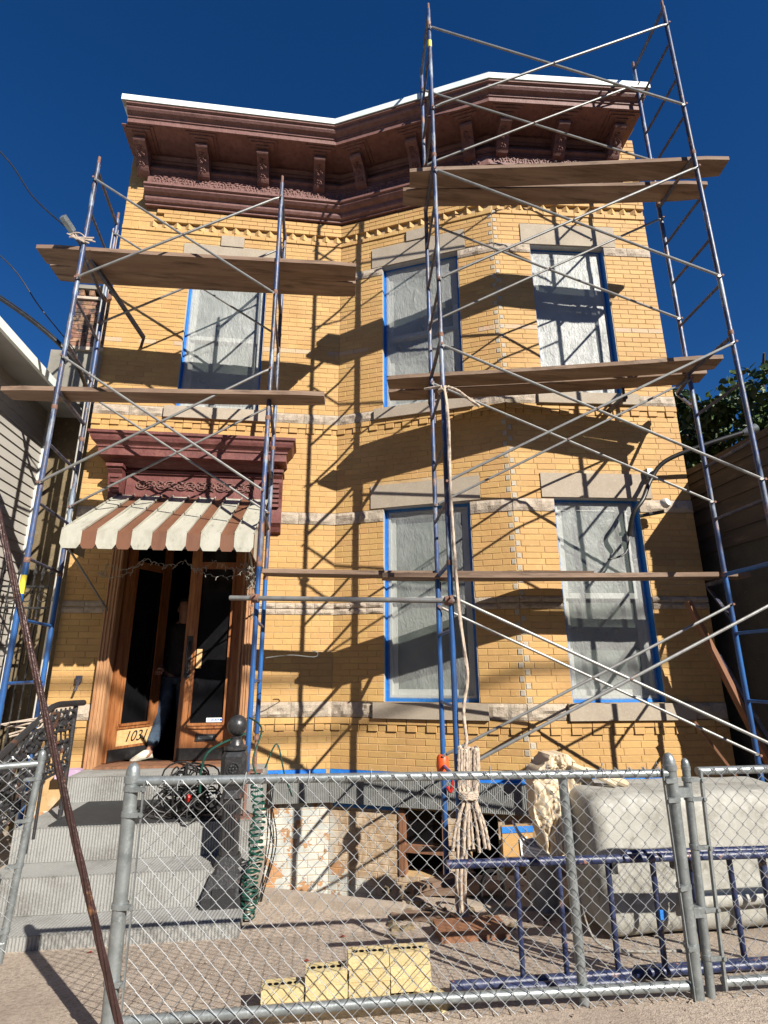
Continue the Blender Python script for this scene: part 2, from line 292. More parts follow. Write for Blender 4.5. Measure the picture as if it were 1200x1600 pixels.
def catmull(pts, k=6):
    pts = [Vector(p) for p in pts]; P = [pts[0]] + pts + [pts[-1]]; out = []
    for i in range(1, len(P) - 2):
        a, b, c, d = P[i - 1], P[i], P[i + 1], P[i + 2]
        for j in range(k):
            t = j / k
            out.append(.5 * ((2 * b) + (c - a) * t + (2 * a - 5 * b + 4 * c - d) * t * t + (3 * b - a - 3 * c + d) * t ** 3))
    out.append(pts[-1]); return out
class Wall:
    def __init__(s, p, q):
        s.p = Vector((*p, 0)); s.q = Vector((*q, 0)); s.len = (s.q - s.p).length
        s.e = (s.q - s.p).normalized(); s.n = Vector((s.e.y, -s.e.x, 0))
        s.ang = atan2(s.e.y, s.e.x)
    def pt(s, u, o, z): v = s.p + s.e * u + s.n * o; return Vector((v.x, v.y, z))
    def box(s, mb, u0, u1, o0, o1, z0, z1):   # o0 inner, o1 outer
        return mb.hexa([s.pt(u0, o1, z0), s.pt(u1, o1, z0), s.pt(u1, o0, z0), s.pt(u0, o0, z0), s.pt(u0, o1, z1), s.pt(u1, o1, z1), s.pt(u1, o0, z1), s.pt(u0, o0, z1)])
WL = Wall((-2.66, 6.2328), (0.2243, 6.2328)); WA = Wall((0.2243, 6.2328), (2.0913, 5.4)); WF = Wall((2.0913, 5.4), (4.1018, 5.2708))
# ------------------------------------------------------------------ ground
def gz(y): return 0.0 if y < 2.9 else (-0.18 * (y - 2.9) / 1.35 if y < 4.25 else -0.18)
HOLE = [(-0.40, 4.98), (0.69, 4.52), (0.80, 5.00), (4.28, 5.00), (4.28, 9.0), (-0.40, 9.0)]
gm = MB()
gm.add([(-90, -.9, 0), (90, -.9, 0), (90, 2.9, 0), (-90, 2.9, 0)], [(0, 1, 2, 3)])
gm.add([(-90, 2.9, 0), (90, 2.9, 0), (90, 4.25, -.18), (-90, 4.25, -.18)], [(0, 1, 2, 3)])
outer = [(-90, 4.25), (90, 4.25), (90, 200), (-90, 200)]
polys = [[Vector((x, y, 0)) for x, y in outer], [Vector((x, y, 0)) for x, y in reversed(HOLE)]]
flat = [p for q in polys for p in q]
tris = []
for t in tessellate_polygon(polys):
    a, b, c = (flat[i] for i in t)
    if (b - a).cross(c - a).z < 0: t = (t[0], t[2], t[1])
    tris.append(tuple(t))
gm.add([(p.x, p.y, -.18) for p in flat], tris)
gm.build('ground', 'conc', kind='structure', origin=(0, 0, 0))
sm_ = MB(); sm_.add([(-90, -90, -.13), (90, -90, -.13), (90, -1.05, -.13), (-90, -1.05, -.13)], [(0, 1, 2, 3)])
sm_.build('street', 'asphalt', kind='structure', origin=(0, 0, -.13))
sm_ = MB(); sm_.box(-90, 90, -1.05, -.902, -.14, .004); sm_.build('kerb', 'slab', kind='structure')
am = MB()    # sunken area in front of the cellar wall
zf = -0.78
am.add([(x, y, zf) for x, y in HOLE], [tuple(range(6))])
for i in range(6):
    a, b = HOLE[i], HOLE[(i + 1) % 6]
    am.add([(*a, -.181), (*b, -.181), (*b, zf), (*a, zf)], [(0, 1, 2, 3)])
am.build('sunken_area', 'slab', kind='structure')
cm = MB(); cm.beam((-0.40, 4.92, -.165), (0.70, 4.455, -.165), .12, .09)
cm.build('kerb', 'slab', kind='structure')

# ------------------------------------------------------------------ the house
house = empty('brick_house', (0.5, 6.2, 0), 'two storey yellow brick row house with angled bay and maroon cornice behind the scaffolding', 'house')
ZT = 8.42
holes = {WL: [(.455, 2.02, .40, 3.36), (.92, 1.91, 4.55, 6.63)],
         WA: [(.59, 1.59, 1.17, 3.29), (.59, 1.59, 4.55, 6.63), (.74, 1.22, -.40, .17), (1.42, 1.70, -.78, .17)],
         WF: [(.46, 1.41, 1.17, 3.29), (.46, 1.41, 4.55, 6.63)]}
smooth = {WL: [(.81, 2.02, 6.632, 6.93, .018), (1.28, 1.58, 6.935, 7.10, .03), (.81, 2.05, 4.40, 4.547, .055)],
          WA: [(.44, 1.71, 3.292, 3.57, .018), (.45, 1.69, 6.632, 6.93, .018), (.93, 1.22, 6.935, 7.09, .03), (.48, 1.68, 1.012, 1.168, .055), (.49, 1.69, 4.41, 4.547, .055)],
          WF: [(.33, 1.57, 3.292, 3.57, .018), (.35, 1.57, 6.632, 6.94, .018), (.40, 1.66, 1.012, 1.168, .055), (.38, 1.56, 4.41, 4.547, .055)]}
belts = [(1.015, 1.17), (2.09, 2.153), (2.158, 2.22), (3.133, 3.276), (4.414, 4.546), (6.505, 6.63)]
walls = {}
for w, nm in ((WL, 'wall'), (WA, 'wall'), (WF, 'wall')):
    mb = MB(); us = sorted({0, w.len} | {h[i] for h in holes[w] for i in (0, 1)}); zs = sorted({-.8, ZT} | {h[i] for h in holes[w] for i in (2, 3)})
    for i in range(len(us) - 1):
        for j in range(len(zs) - 1):
            um, zm = (us[i] + us[i + 1]) / 2, (zs[j] + zs[j + 1]) / 2
            if any(h[0] < um < h[1] and h[2] < zm < h[3] for h in holes[w]): continue
            w.box(mb, us[i], us[i + 1], -.24, 0, zs[j], zs[j + 1])
    walls[w] = mb.build(nm, 'mortar', house)
mb = MB(); mb.box(-2.66, -2.45, 6.475, 13, -.8, ZT); mb.box(3.88, 4.10, 5.53, 13, -.8, ZT); mb.box(-2.45, 3.88, 12.8, 13, -.8, ZT)
mb.build('side_wall', 'chimney', house)
mb = MB(); mb.add([(-2.64, 6.0, 8.445), (.2, 6.0, 8.445), (2.05, 5.2, 8.445), (4.05, 5.1, 8.445), (4.05, 13, 8.445), (-2.64, 13, 8.445)], [tuple(range(6))])
mb.add([(-2.64, 6.0, 8.43), (.2, 6.0, 8.43), (2.05, 5.2, 8.43), (4.05, 5.1, 8.43), (4.05, 13, 8.43), (-2.64, 13, 8.43)], [tuple(range(5, -1, -1))])
mb.build('roof', 'soffit', house)

def brick_geo(mb, w, u0, u1, z0, z1, out, back=-.002):
    c = .0035; t = U(-.0012, .0012); d = U(-.0012, .0012)
    P = [w.pt(u0, back, z0), w.pt(u1, back, z0), w.pt(u1, back, z1), w.pt(u0, back, z1),
         w.pt(u0, out - c + d, z0), w.pt(u1, out - c + t, z0), w.pt(u1, out - c + t, z1), w.pt(u0, out - c + d, z1),
         w.pt(u0 + c, out + d, z0 + c), w.pt(u1 - c, out + t, z0 + c), w.pt(u1 - c, out + t, z1 - c), w.pt(u0 + c, out + d, z1 - c)]
    mb.add(P, [(0, 1, 5, 4), (1, 2, 6, 5), (2, 3, 7, 6), (3, 0, 4, 7), (4, 5, 9, 8), (5, 6, 10, 9), (6, 7, 11, 10), (7, 4, 8, 11), (8, 9, 10, 11)])
plain = []; pale = []; peelb = []; patches = []
DZ0, DZ1 = 7.15, 7.235
def lay(w, z0, z1, blocks, kind):
    n = max(1, round((z1 - z0) / .0655)); ch = (z1 - z0) / n
    for i in range(n):
        a, b = z0 + i * ch, z0 + (i + 1) * ch; zm = (a + b) / 2
        iv = [(0, w.len)]; par = int(round(a / .0655)) % 2
        bl = [(h[0], h[1]) for h in blocks if h[2] - .012 < zm < h[3] + .012]
        if kind == 'main' and w is WA and par: bl.append((w.len - .058, w.len)); patches.append((w, w.len - .056, w.len - .002, a, b))
        if kind == 'main' and w is WF and not par: bl.append((0, .058)); patches.append((w, .002, .056, a, b))
        for (p, q) in bl:
            new = []
            for (s, e) in iv:
                if q <= s or p >= e: new.append((s, e)); continue
                if p > s: new.append((s, p))
                if q < e: new.append((q, e))
            iv = new
        L = .205
        for (s, e) in iv:
            if e - s < .02: continue
            u = s - (L * (.5 if par else 1) if s == 0 else L * (.5 if par else .98)) * 1.0
            u += L * (.5 if par else 1)
            first = True
            while u < e - .001:
                ln = L + U(-.006, .006)
                if first and par: ln = L * .5
                first = False
                v = min(u + ln, e)
                if e - v < .045: v = e
                x0, x1 = max(u, s) + .0019, v - .0019
                if x1 - x0 > .015:
                    out = .0045
                    if kind == 'main':
                        if a > DZ1 - .01 and not (w is WL and x0 < .32): out = .038
                        if abs(zm - (DZ0 - .033)) < .02: out = .02
                    rec = (w, x0, x1, a + .0024, b - .0021, out)
                    if kind == 'peel': peelb.append(rec)
                    elif kind == 'main' and abs(zm - 5.43) < .034 and R() < .8: pale.append(rec)
                    else: plain.append(rec)
                u = v
zones = [(.50, .885), (1.17, 2.09), (2.22, 3.133), (3.276, 4.283), (4.546, 6.505), (6.63, DZ0), (DZ1, 8.40)]
for w in (WL, WA, WF):
    blk = holes[w] + smooth[w]
    if w is WL: blk = blk + [(.30, 2.9, 7.46, 8.5)]
    else: blk = blk + [(0, w.len if w is WA else 1.72, 7.46, 8.5)]
    for (a, b) in zones: lay(w, a, b, blk, 'main')
    lay(w, -.79, .195, holes[w], 'peel')
    # corbelled courses under the two sill belts: a full course, then one of alternate blocks
    for zt in (1.012, 4.411):
        z2 = zt - .066; z3 = z2 - .066
        u = 0
        while u < w.len - .02:
            v = min(u + .208, w.len)
            if not any(h[0] < (u + v) / 2 < h[1] and h[2] < z2 < h[3] for h in holes[w]):
                plain.append((w, u + .0025, v - .0025, z2 + .003, zt - .002, .022))
                plain.append((w, u + .0025, u + .105, z3 + .003, z2 - .002, .022))
                if v - u > .13: plain.append((w, u + .112, v - .0025, z3 + .003, z2 - .002, .007))
            u = v
    # sawtooth course: wedges with their points out
    mb = MB(); u = .34 if w is WL else .02
    while u < w.len - .05:
        p = [w.pt(u, 0, DZ0), w.pt(u + .05, .034, DZ0), w.pt(u + .10, 0, DZ0), w.pt(u, 0, DZ1), w.pt(u + .05, .034, DZ1), w.pt(u + .10, 0, DZ1)]
        mb.add(p, [(0, 1, 4, 3), (1, 2, 5, 4), (0, 2, 1), (3, 4, 5)]); u += .152
    mb.build('sawtooth_brick', 'brick', walls[w], kind='stuff')
    if w is WL: lay(w, DZ0, DZ1, [(.32, 9, 0, 9)], 'main')
E2 = Vector((0, 0, 1.5))
plain.sort(key=lambda r: (r[0].pt((r[1] + r[2]) / 2, 0, (r[3] + r[4]) / 2) - E2).length - (0 if r[3] > 1.0 else -.25))
cache = {}
for r in plain[:296]:
    w, u0, u1, z0, z1, out = r
    key = (round(u1 - u0, 2), round(z1 - z0, 3), out)
    if key not in cache:
        unit = Wall((0, 0), (1, 0)); b = MB(); brick_geo(b, unit, -(u1 - u0) / 2, (u1 - u0) / 2, 0, z1 - z0, out)
        me = b.mesh('brick', (0, 0, 0)); me.materials.append(M['brick']); cache[key] = me
    o = bpy.data.objects.new('brick', cache[key]); COL.objects.link(o); o.parent = walls[w]
    o.location = w.pt((u0 + u1) / 2, U(-.001, .001), z0) - wloc(walls[w]); o.rotation_euler = (0, 0, w.ang)
for w in (WL, WA, WF):
    for lst, mt, nm in ((plain[296:], 'brick', 'brickwork'), (pale, 'brick_pale', 'pale_brick_course'), (peelb, 'peel', 'cellar_brickwork')):
        mb = MB()
        for r in lst:
            if r[0] is w: brick_geo(mb, *r)
        if mb.v: mb.build(nm, mt, walls[w], kind='stuff')
mb = MB()
for (w, u0, u1, a, b) in patches: brick_geo(mb, w, u0 + .004, u1 - .004, a + .006, b - .006, .0065)
mb.build('corner_mortar_patch', 'patch', house, kind='stuff')

def rock(w, u0, u1, z0, z1, base=.012, amp=.028):
    nx = max(3, int((u1 - u0) / .035)); nz = max(3, int((z1 - z0) / .028)); vs = []; sd_ = U(0, 99)
    for j in range(nz + 1):
        for i in range(nx + 1):
            fu, fz = i / nx, j / nz; e = min(fu, 1 - fu, .18) / .18 * min(fz, 1 - fz, .3) / .3
            u = u0 + (u1 - u0) * fu; z = z0 + (z1 - z0) * fz
            o = base + (amp * (.5 + .9 * noise.noise(Vector((u * 11 + sd_, z * 14, sd_)))) + amp * .3 * noise.noise(Vector((u * 40, z * 45, sd_)))) * (e ** .5)
            vs.append(w.pt(u, o, z))
    fs = [(j * (nx + 1) + i, j * (nx + 1) + i + 1, (j + 1) * (nx + 1) + i + 1, (j + 1) * (nx + 1) + i) for j in range(nz) for i in range(nx)]
    mb = MB(); mb.add(vs, fs)
    w.box(mb, u0, u1, -.002, base - .001, z0, z1)
    return mb
for w in (WL, WA, WF):
    for (a, b) in belts:
        blk = sorted((h[0], h[1]) for h in holes[w] + [s[:4] for s in smooth[w]] if h[2] < (a + b) / 2 < h[3])
        u = 0.0
        segs = []
        for (p, q) in blk:
            if p > u: segs.append((u, p))
            u = max(u, q)
        if u < w.len: segs.append((u, w.len))
        for (s, e) in segs:
            if e - s < .03: continue
            n = max(1, round((e - s) / (.36 if b - a > .1 else .2)))
            for i in range(n):
                rock(w, s + (e - s) * i / n + .002, s + (e - s) * (i + 1) / n - .002, a + .002, b - .003, amp=.028 if b - a > .1 else .02).build('rock_faced_stone', 'rock', house)
    for (u0, u1, z0, z1, out) in smooth[w]:
        mb = MB(); w.box(mb, u0 + .001, u1 - .001, -.002, out, z0, z1)
        mb.build('sill' if z1 < 1.2 or 4.3 < z0 < 4.6 else ('keystone' if u1 - u0 < .4 else 'lintel'), 'lime', house)
# water table band of tooled stone, and the strip of blue tape on it
def tooled(w, u0, u1, o0, o1, z0, z1, pitch=.018, mb=None):   # face cut with upright grooves
    mb = mb or MB(); n = max(2, int((u1 - u0) / pitch)); vs = []
    for i in range(n * 2 + 1):
        u = u0 + (u1 - u0) * i / (n * 2); o = o1 - (.005 if i % 2 else 0) - U(0, .001)
        vs += [w.pt(u, o, z0), w.pt(u, o, z1)]
    mb.add(vs, [(2 * i, 2 * i + 2, 2 * i + 3, 2 * i + 1) for i in range(n * 2)])
    w.box(mb, u0, u1, o0, o1 - .0065, z0, z1)
    w.box(mb, u0, u1, o0, o1 - .001, z1, z1 + .003); w.box(mb, u0, u1, o0, o1 - .001, z0 - .003, z0)
    return mb
WP = Wall((-0.40, 6.2328), (0.2243, 6.2328))
for (w, u0, u1) in ((WL, 2.27, 2.884), (WA, 0, .98), (WA, .985, 2.044), (WF, 0, 1.15)):
    tooled(w, u0 + .03 * (w is WA and u0 == 0) - 0, u1, -.001, .075, .205, .452).build('water_table_stone', 'band', house)
for (w, u0, u1) in ((WL, 2.2, 2.84), (WA, .0, 2.04), (WF, 0, 1.3)):
    mb = MB(); w.box(mb, u0, u1, .0005, .0055, .455, .502); w.box(mb, u0 + .05, u1 - .05, .0055, .070, .4575, .462)
    mb.build('blue_tape', 'tape', house)
mb = MB(); WA.box(mb, .04, .74, .008, .012, .155, .196); mb.build('blue_tape', 'tape', house)

# ------------------------------------------------------------------ windows under plastic
def window(w, u0, u1, z0, z1, cloud, seed, drop=0.0):
    mb = MB()
    t = .065
    for (a, b, c, d) in ((u0, u0 + t, z0, z1), (u1 - t, u1, z0, z1), (u0 + t, u1 - t, z1 - t, z1), (u0 + t, u1 - t, z0, z0 + t)):
        w.box(mb, a, b, -.20, -.085, c, d)
    f = mb.build('window', 'white_frame', house)
    zm = (z0 + z1) / 2
    for (c, d, o) in ((z0 + t, zm + .02, -.15), (zm - .02, z1 - t, -.115)):
        s = MB(); a, b = u0 + t, u1 - t; k = .05
        for (p, q, r_, x) in ((a, a + k, c, d), (b - k, b, c, d), (a + k, b - k, d - k, d), (a + k, b - k, c, c + k * 1.2)):
            w.box(s, p + .001, q - .001, o - .03, o, r_ + .001, x - .001)
        s.build('sash', 'white_frame', f)
        g = MB(); w.box(g, a + k, b - k, o - .022, o - .016, c + k, d - k); g.build('pane', 'glass', f)
    r = MB(); w.box(r, u0, u1, -.085, .001, z1 - .004, z1 - .001); w.box(r, u0 + .0005, u0 + .004, -.085, .001, z0, z1); w.box(r, u1 - .004, u1 - .0005, -.085, .001, z0, z1)
    r.build('reveal', 'grey_reveal', f)
    tw = .042
    for (a, b, c, d) in ((u0 + .004, u0 + tw, z0, z1 - tw), (u1 - tw, u1 - .004, z0, z1 - tw), (u0 + .004, u1 - .004, z1 - tw, z1 - .005), (u0 + tw, u1 - tw, z0 + .001, z0 + tw)):
        m = MB(); w.box(m, a, b, -.084, -.078, c, d); m.build('blue_tape', 'tape', f)
    m = MB(); w.box(m, u1 - .0065, u1 - .0045, -.083, -.01, z0 + .002, z1 - .02); w.box(m, u0 + .0045, u0 + .0065, -.083, -.03, z0 + .002, z1 - .02); m.build('blue_tape', 'tape', f)
    nx, nz = 26, 56; vs = []; rnd = random.Random(seed)
    sx, sy = rnd.uniform(0, 50), rnd.uniform(0, 50)
    for j in range(nz + 1):
        for i in range(nx + 1):
            fu, fz = i / nx, j / nz; u = u0 + .03 + (u1 - u0 - .06) * fu; z = z0 + .03 - drop * (1 - fz) + (z1 - z0 - .06) * fz
            e = min(1, min(fu, 1 - fu) / .12) * min(1, min(fz, 1 - fz) / .05)
            # folds fan out from the corners
            fan = sin(atan2(fz * 2.2 if fz < .5 else (1 - fz) * 2.2, fu + .02) * 26 + sx) * .0035 * (1 - min(1, min(fz, 1 - fz) / .35))
            o = -.074 + e * (.009 * noise.noise(Vector((u * 5 + sx, z * 3, sy))) + .009 * abs(noise.noise(Vector((u * 19, z * 8 + sy, sx)))) + fan)
            vs.append(w.pt(u, o, z))
    s = MB(); s.add(vs, [(j * (nx + 1) + i, j * (nx + 1) + i + 1, (j + 1) * (nx + 1) + i + 1, (j + 1) * (nx + 1) + i) for j in range(nz) for i in range(nx)]); s.smooth = True
    o = s.build('plastic_sheet', 'film', f); o.color = (1, 1, 1, cloud)
    return f
window(WL, .92, 1.91, 4.55, 6.63, .48, 3)
window(WA, .59, 1.59, 4.55, 6.63, .44, 5)
window(WF, .46, 1.41, 4.55, 6.63, .66, 7, .02)
window(WA, .59, 1.59, 1.17, 3.29, .28, 9)
window(WF, .46, 1.41, 1.17, 3.29, .40, 11)
mb = MB()   # black sheet painted as the darkness of the room behind
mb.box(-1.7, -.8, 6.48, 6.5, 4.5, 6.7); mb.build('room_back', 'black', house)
# cellar openings: wooden frame, boards and black sheets painted as darkness
mb = MB(); WA.box(mb, .74, 1.22, -.235, -.225, -.40, .17); WA.box(mb, 1.42, 1.70, -.235, -.225, -.78, .17); mb.build('cellar_dark_sheet', 'black', house)
f = MB()
for (a, b, c, d) in ((.74, .80, -.40, .17), (1.17, 1.22, -.40, .17), (.80, 1.17, -.20, -.14)): WA.box(f, a, b, -.10, .02, c, d)
f.build('cellar_window', 'old_wood', house)
f = MB(); WA.box(f, .80, 1.17, -.08, -.05, -.14, .17); f.build('cellar_pane', 'dglass', house)

# ------------------------------------------------------------------ cornice: profiles swept along the three walls
def mitre(wa, wb, p):
    a = wa.pt(wa.len, p, 0); b = wb.pt(0, p, 0); d = wa.e.x * wb.e.y - wa.e.y * wb.e.x
    t = ((b.x - a.x) * wb.e.y - (b.y - a.y) * wb.e.x) / d
    return a + wa.e * t
def stations(p, us, ue):
    return [WL.pt(us, p, 0), mitre(WL, WA, p), mitre(WA, WF, p), WF.pt(ue, p, 0)]
def sweep(prof, us, ue, st=stations, mb=None):
    mb = mb or MB(); n = len(prof); S = [st(p, us, ue) for p, z in prof]; m = len(S[0]); vs = []
    for k in range(m):
        for (p, z), s in zip(prof, S): vs.append((s[k].x, s[k].y, z))
    fs = [(k * n + i, k * n + (i + 1) % n, (k + 1) * n + (i + 1) % n, (k + 1) * n + i) for k in range(m - 1) for i in range(n)]
    fs += [tuple(range(n)), tuple((m - 1) * n + i for i in range(n - 1, -1, -1))]
    return mb.add(vs, fs)
sweep([(-.1, 8.447), (.70, 8.447), (.70, 8.535), (-.1, 8.535)], .045, 1.915).build('gutter', 'white_metal', house)
sweep([(.60, 8.4435), (.693, 8.4435), (.693, 8.4465), (.60, 8.4465)], .048, 1.912).build('drip_edge', 'grey_metal', house)
def corn(prof, us, ue, nm='cornice'): 
    return sweep(prof, us, ue).build(nm, 'maroon', house)
corn([(0, 8.24), (.57, 8.24), (.57, 8.305), (.585, 8.31), (.585, 8.33), (.60, 8.345), (.635, 8.36), (.655, 8.385), (.66, 8.41), (.685, 8.42), (.685, 8.443), (0, 8.443)], .10, 1.86)
corn([(0, 8.13), (.10, 8.13), (.115, 8.15), (.115, 8.17), (.15, 8.20), (.15, 8.238), (0, 8.238)], .2, 1.80, 'bed_moulding')
corn([(0, 7.45), (.07, 7.45), (.07, 7.48), (.10, 7.49), (.12, 7.52), (.125, 7.56), (.17, 7.58), (.20, 7.61), (.20, 7.635), (.225, 7.645), (.225, 7.675), (.11, 7.685),
      (.11, 7.955), (.125, 7.96), (.125, 7.975), (.155, 7.99), (.155, 8.01), (.125, 8.03), (.105, 8.03), (.105, 8.06), (.085, 8.065), (.085, 8.129), (0, 8.129)], .27, 1.73, 'frieze')
# raised border round the carved strip
sweep([(.108, 7.70), (.122, 7.70), (.122, 7.715), (.108, 7.715)], .30, 1.70, mb=(b_ := MB())); sweep([(.108, 7.925), (.122, 7.925), (.122, 7.94), (.108, 7.94)], .30, 1.70, mb=b_)
b_.build('frieze_border', 'maroon', house)
# carved scrollwork, one motif copied along the frieze
def scroll_mesh():
    s = MB(); s.smooth = True
    for sg in (1, -1):
        pts = []
        for i in range(26):
            t = i / 25; r = .072 * (1 - t) ** .8 + .008; a = t * 3.3 * pi
            pts.append((sg * (.052 - cos(a) * r * .9), 0, sg * (sin(a) * r) * 1.15))
        s.tube([Vector((p[0], 0, p[2])) for p in pts], [.012 * (1 - .4 * i / 25) for i in range(26)], 6)
        for k in range(5):
            a = k * 1.25 + sg; c = (sg * .052 + cos(a) * .038, -.004, sin(a) * .045)
            s.lathe(c, [(.002, -.008), (.013, -.003), (.015, .003), (.002, .010)], 6, (0, -1, 0))
        s.tube([(sg * .01, 0, -sg * .085), (sg * .055, -.004, -sg * .062), (sg * .1, 0, -sg * .09)], [.006, .014, .005], 6)
    me = s.mesh('scroll_ornament', (0, 0, 0)); me.materials.append(M['maroon']); return me
scm = scroll_mesh()
for w, a, b in ((WL, .34, 2.84), (WA, .07, 1.95), (WF, .06, 1.70)):
    n = round((b - a) / .215)
    for i in range(n):
        o = bpy.data.objects.new('scroll_ornament', scm); COL.objects.link(o); o.parent = house
        u = a + (b - a) * (i + .5) / n; o.location = w.pt(u, .112, 7.82) - wloc(house); o.rotation_euler = (0, 0, w.ang)
        o.scale = (1 if i % 2 else -1, 1, 1)
# brackets
def bracket_mesh():
    s = MB(); prof = [(0, 0), (.30, 0), (.345, -.012), (.362, -.035), (.355, -.062), (.325, -.082), (.27, -.092), (.22, -.11), (.185, -.145), (.165, -.185), (.13, -.225), (.105, -.262), (.085, -.285), (.04, -.30), (0, -.31)]
    n = len(prof); hw = .076
    for (w0, k) in ((hw, 0),):
        vs = [(-w0, -p, z) for p, z in prof] + [(w0, -p, z) for p, z in prof]
        s.add(vs, [(i, (i + 1) % n, n + (i + 1) % n, n + i) for i in range(n)] + [tuple(range(n - 1, -1, -1)), tuple(range(n, 2 * n))])
    s.box(-.085, .085, -.395, 0, .0, .018); s.box(-.15, .15, -.43, 0, .018, .034); s.box(-.19, .19, -.46, 0, .034, .045)
    s.tube([(-.07, -.325, -.042), (.07, -.325, -.042)], .036, 10)
    for x in (-1, 1): s.lathe((x * .068, -.325, -.042), [(.03, 0), (.026, .008), (.012, .012), (.002, .015)], 10, (x, 0, 0))
    rn = random.Random(4)
    for k in range(26):    # acanthus leaf on the face
        t = rn.random(); p = .33 - t * .22; z = -.085 - t * .19; p = .26 - .16 * t + .02
        x = rn.uniform(-.05, .05) * (1 - .4 * t)
        s.lathe((x, -(p + .005), z), [(.002, -.012), (rn.uniform(.008, .016), 0), (.002, .016)], 6, (rn.uniform(-.3, .3), -1, -.6))
    me = s.mesh('bracket', (0, 0, 0)); me.materials.append(M['maroon']); return me
bm_ = bracket_mesh()
for w, us in ((WL, (.215, 1.00, 1.79, 2.55)), (WA, (.34, 1.11, 1.83)), (WF, (.15, .90, 1.63))):
    for u in us:
        o = bpy.data.objects.new('bracket', bm_); COL.objects.link(o); o.parent = house
        o.location = w.pt(u, .08, 8.193) - wloc(house); o.rotation_euler = (0, 0, w.ang)

# ------------------------------------------------------------------ door hood
def hst(p, u0, u1): return [WL.pt(u0 - p, 0, 0), WL.pt(u0 - p, p, 0), WL.pt(u1 + p, p, 0), WL.pt(u1 + p, 0, 0)]
def hood(prof, nm='door_hood', u0=.50, u1=2.02):
    prof = [(-.004 if p == 0 else p, z) for p, z in prof]
    return sweep(prof, u0, u1, hst).build(nm, 'hoodpaint', house)
hood([(0, 3.72), (.11, 3.72), (.12, 3.75), (.15, 3.77), (.16, 3.80), (.27, 3.805), (.27, 3.885), (.285, 3.895), (.285, 3.915), (.30, 3.93), (.33, 3.955), (.345, 3.99), (.35, 4.02), (.37, 4.03), (.37, 4.06), (0, 4.10)])
mb = MB(); WL.box(mb, .50, 2.04, -.001, .06, 3.37, 3.715); WL.box(mb, .50, 2.04, .06, .085, 3.66, 3.70); WL.box(mb, .58, 1.96, .06, .08, 3.385, 3.42)
mb.build('hood_panel', 'hoodpaint', house)
for i in range(6):
    o = bpy.data.objects.new('scroll_ornament', scm); COL.objects.link(o); o.parent = house
    o.location = WL.pt(.72 + i * .22, .068, 3.53) - wloc(house); o.scale = (.95, 1, .6)
for x0 in (.335, 2.10):   # tall consoles at both ends
    s = MB(); prof = [(0, 3.72), (.20, 3.72), (.21, 3.66), (.17, 3.62), (.17, 3.58), (.14, 3.50), (.10, 3.40), (.09, 3.30), (.10, 3.22), (.13, 3.16), (.13, 3.11), (.09, 3.07), (.06, 3.02), (0, 3.0)]
    if x0 < 1: prof = [(p, max(z, 3.30)) for p, z in prof[:8]] + [(0, 3.28)]
    n = len(prof); vs = [WL.pt(x0, p - .001, z) for p, z in prof] + [WL.pt(x0 + .15, p - .001, z) for p, z in prof]
    s.add(vs, [(i, (i + 1) % n, n + (i + 1) % n, n + i) for i in range(n)] + [tuple(range(n - 1, -1, -1)), tuple(range(n, 2 * n))])
    for k in range(6): WL.box(s, x0 + .03, x0 + .12, .09, .13 + .07 * (k / 6) ** 2, 3.30 + k * .055, 3.335 + k * .055)
    WL.box(s, x0 - .015, x0 + .165, -.001, .235, 3.685, 3.718)
    s.build('console', 'hoodpaint', house)
# ------------------------------------------------------------------ doorway
def wbx(mb, x0, x1, y0, y1, z0, z1): return mb.box(x0, x1, y0, y1, z0, z1)
ZP = .567
mb = MB(); wbx(mb, -2.205, -2.085, 6.17, 6.47, ZP, 3.36); wbx(mb, -.79, -.645, 6.17, 6.47, ZP, 3.36); wbx(mb, -2.085, -.79, 6.20, 6.44, 3.20, 3.36)
for x in (-2.195, -2.165, -2.13, -2.10, -.77, -.74, -.70, -.675): mb.tube([(x, 6.168, ZP), (x, 6.168, 3.3)], .011, 6)
mb.build('door_casing', 'oak_jamb', house)
mb = MB(); wbx(mb, -2.085, -.79, 6.12, 6.46, ZP, ZP + .022); mb.build('threshold', 'old_wood', house)
mb = MB()   # hall behind the doors, its darkness painted on as black walls
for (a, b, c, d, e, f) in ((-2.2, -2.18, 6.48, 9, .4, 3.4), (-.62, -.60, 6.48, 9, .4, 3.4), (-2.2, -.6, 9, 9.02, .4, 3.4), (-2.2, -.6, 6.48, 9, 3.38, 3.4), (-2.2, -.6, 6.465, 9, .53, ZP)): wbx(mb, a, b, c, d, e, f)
mb.build('hall', 'black', house)
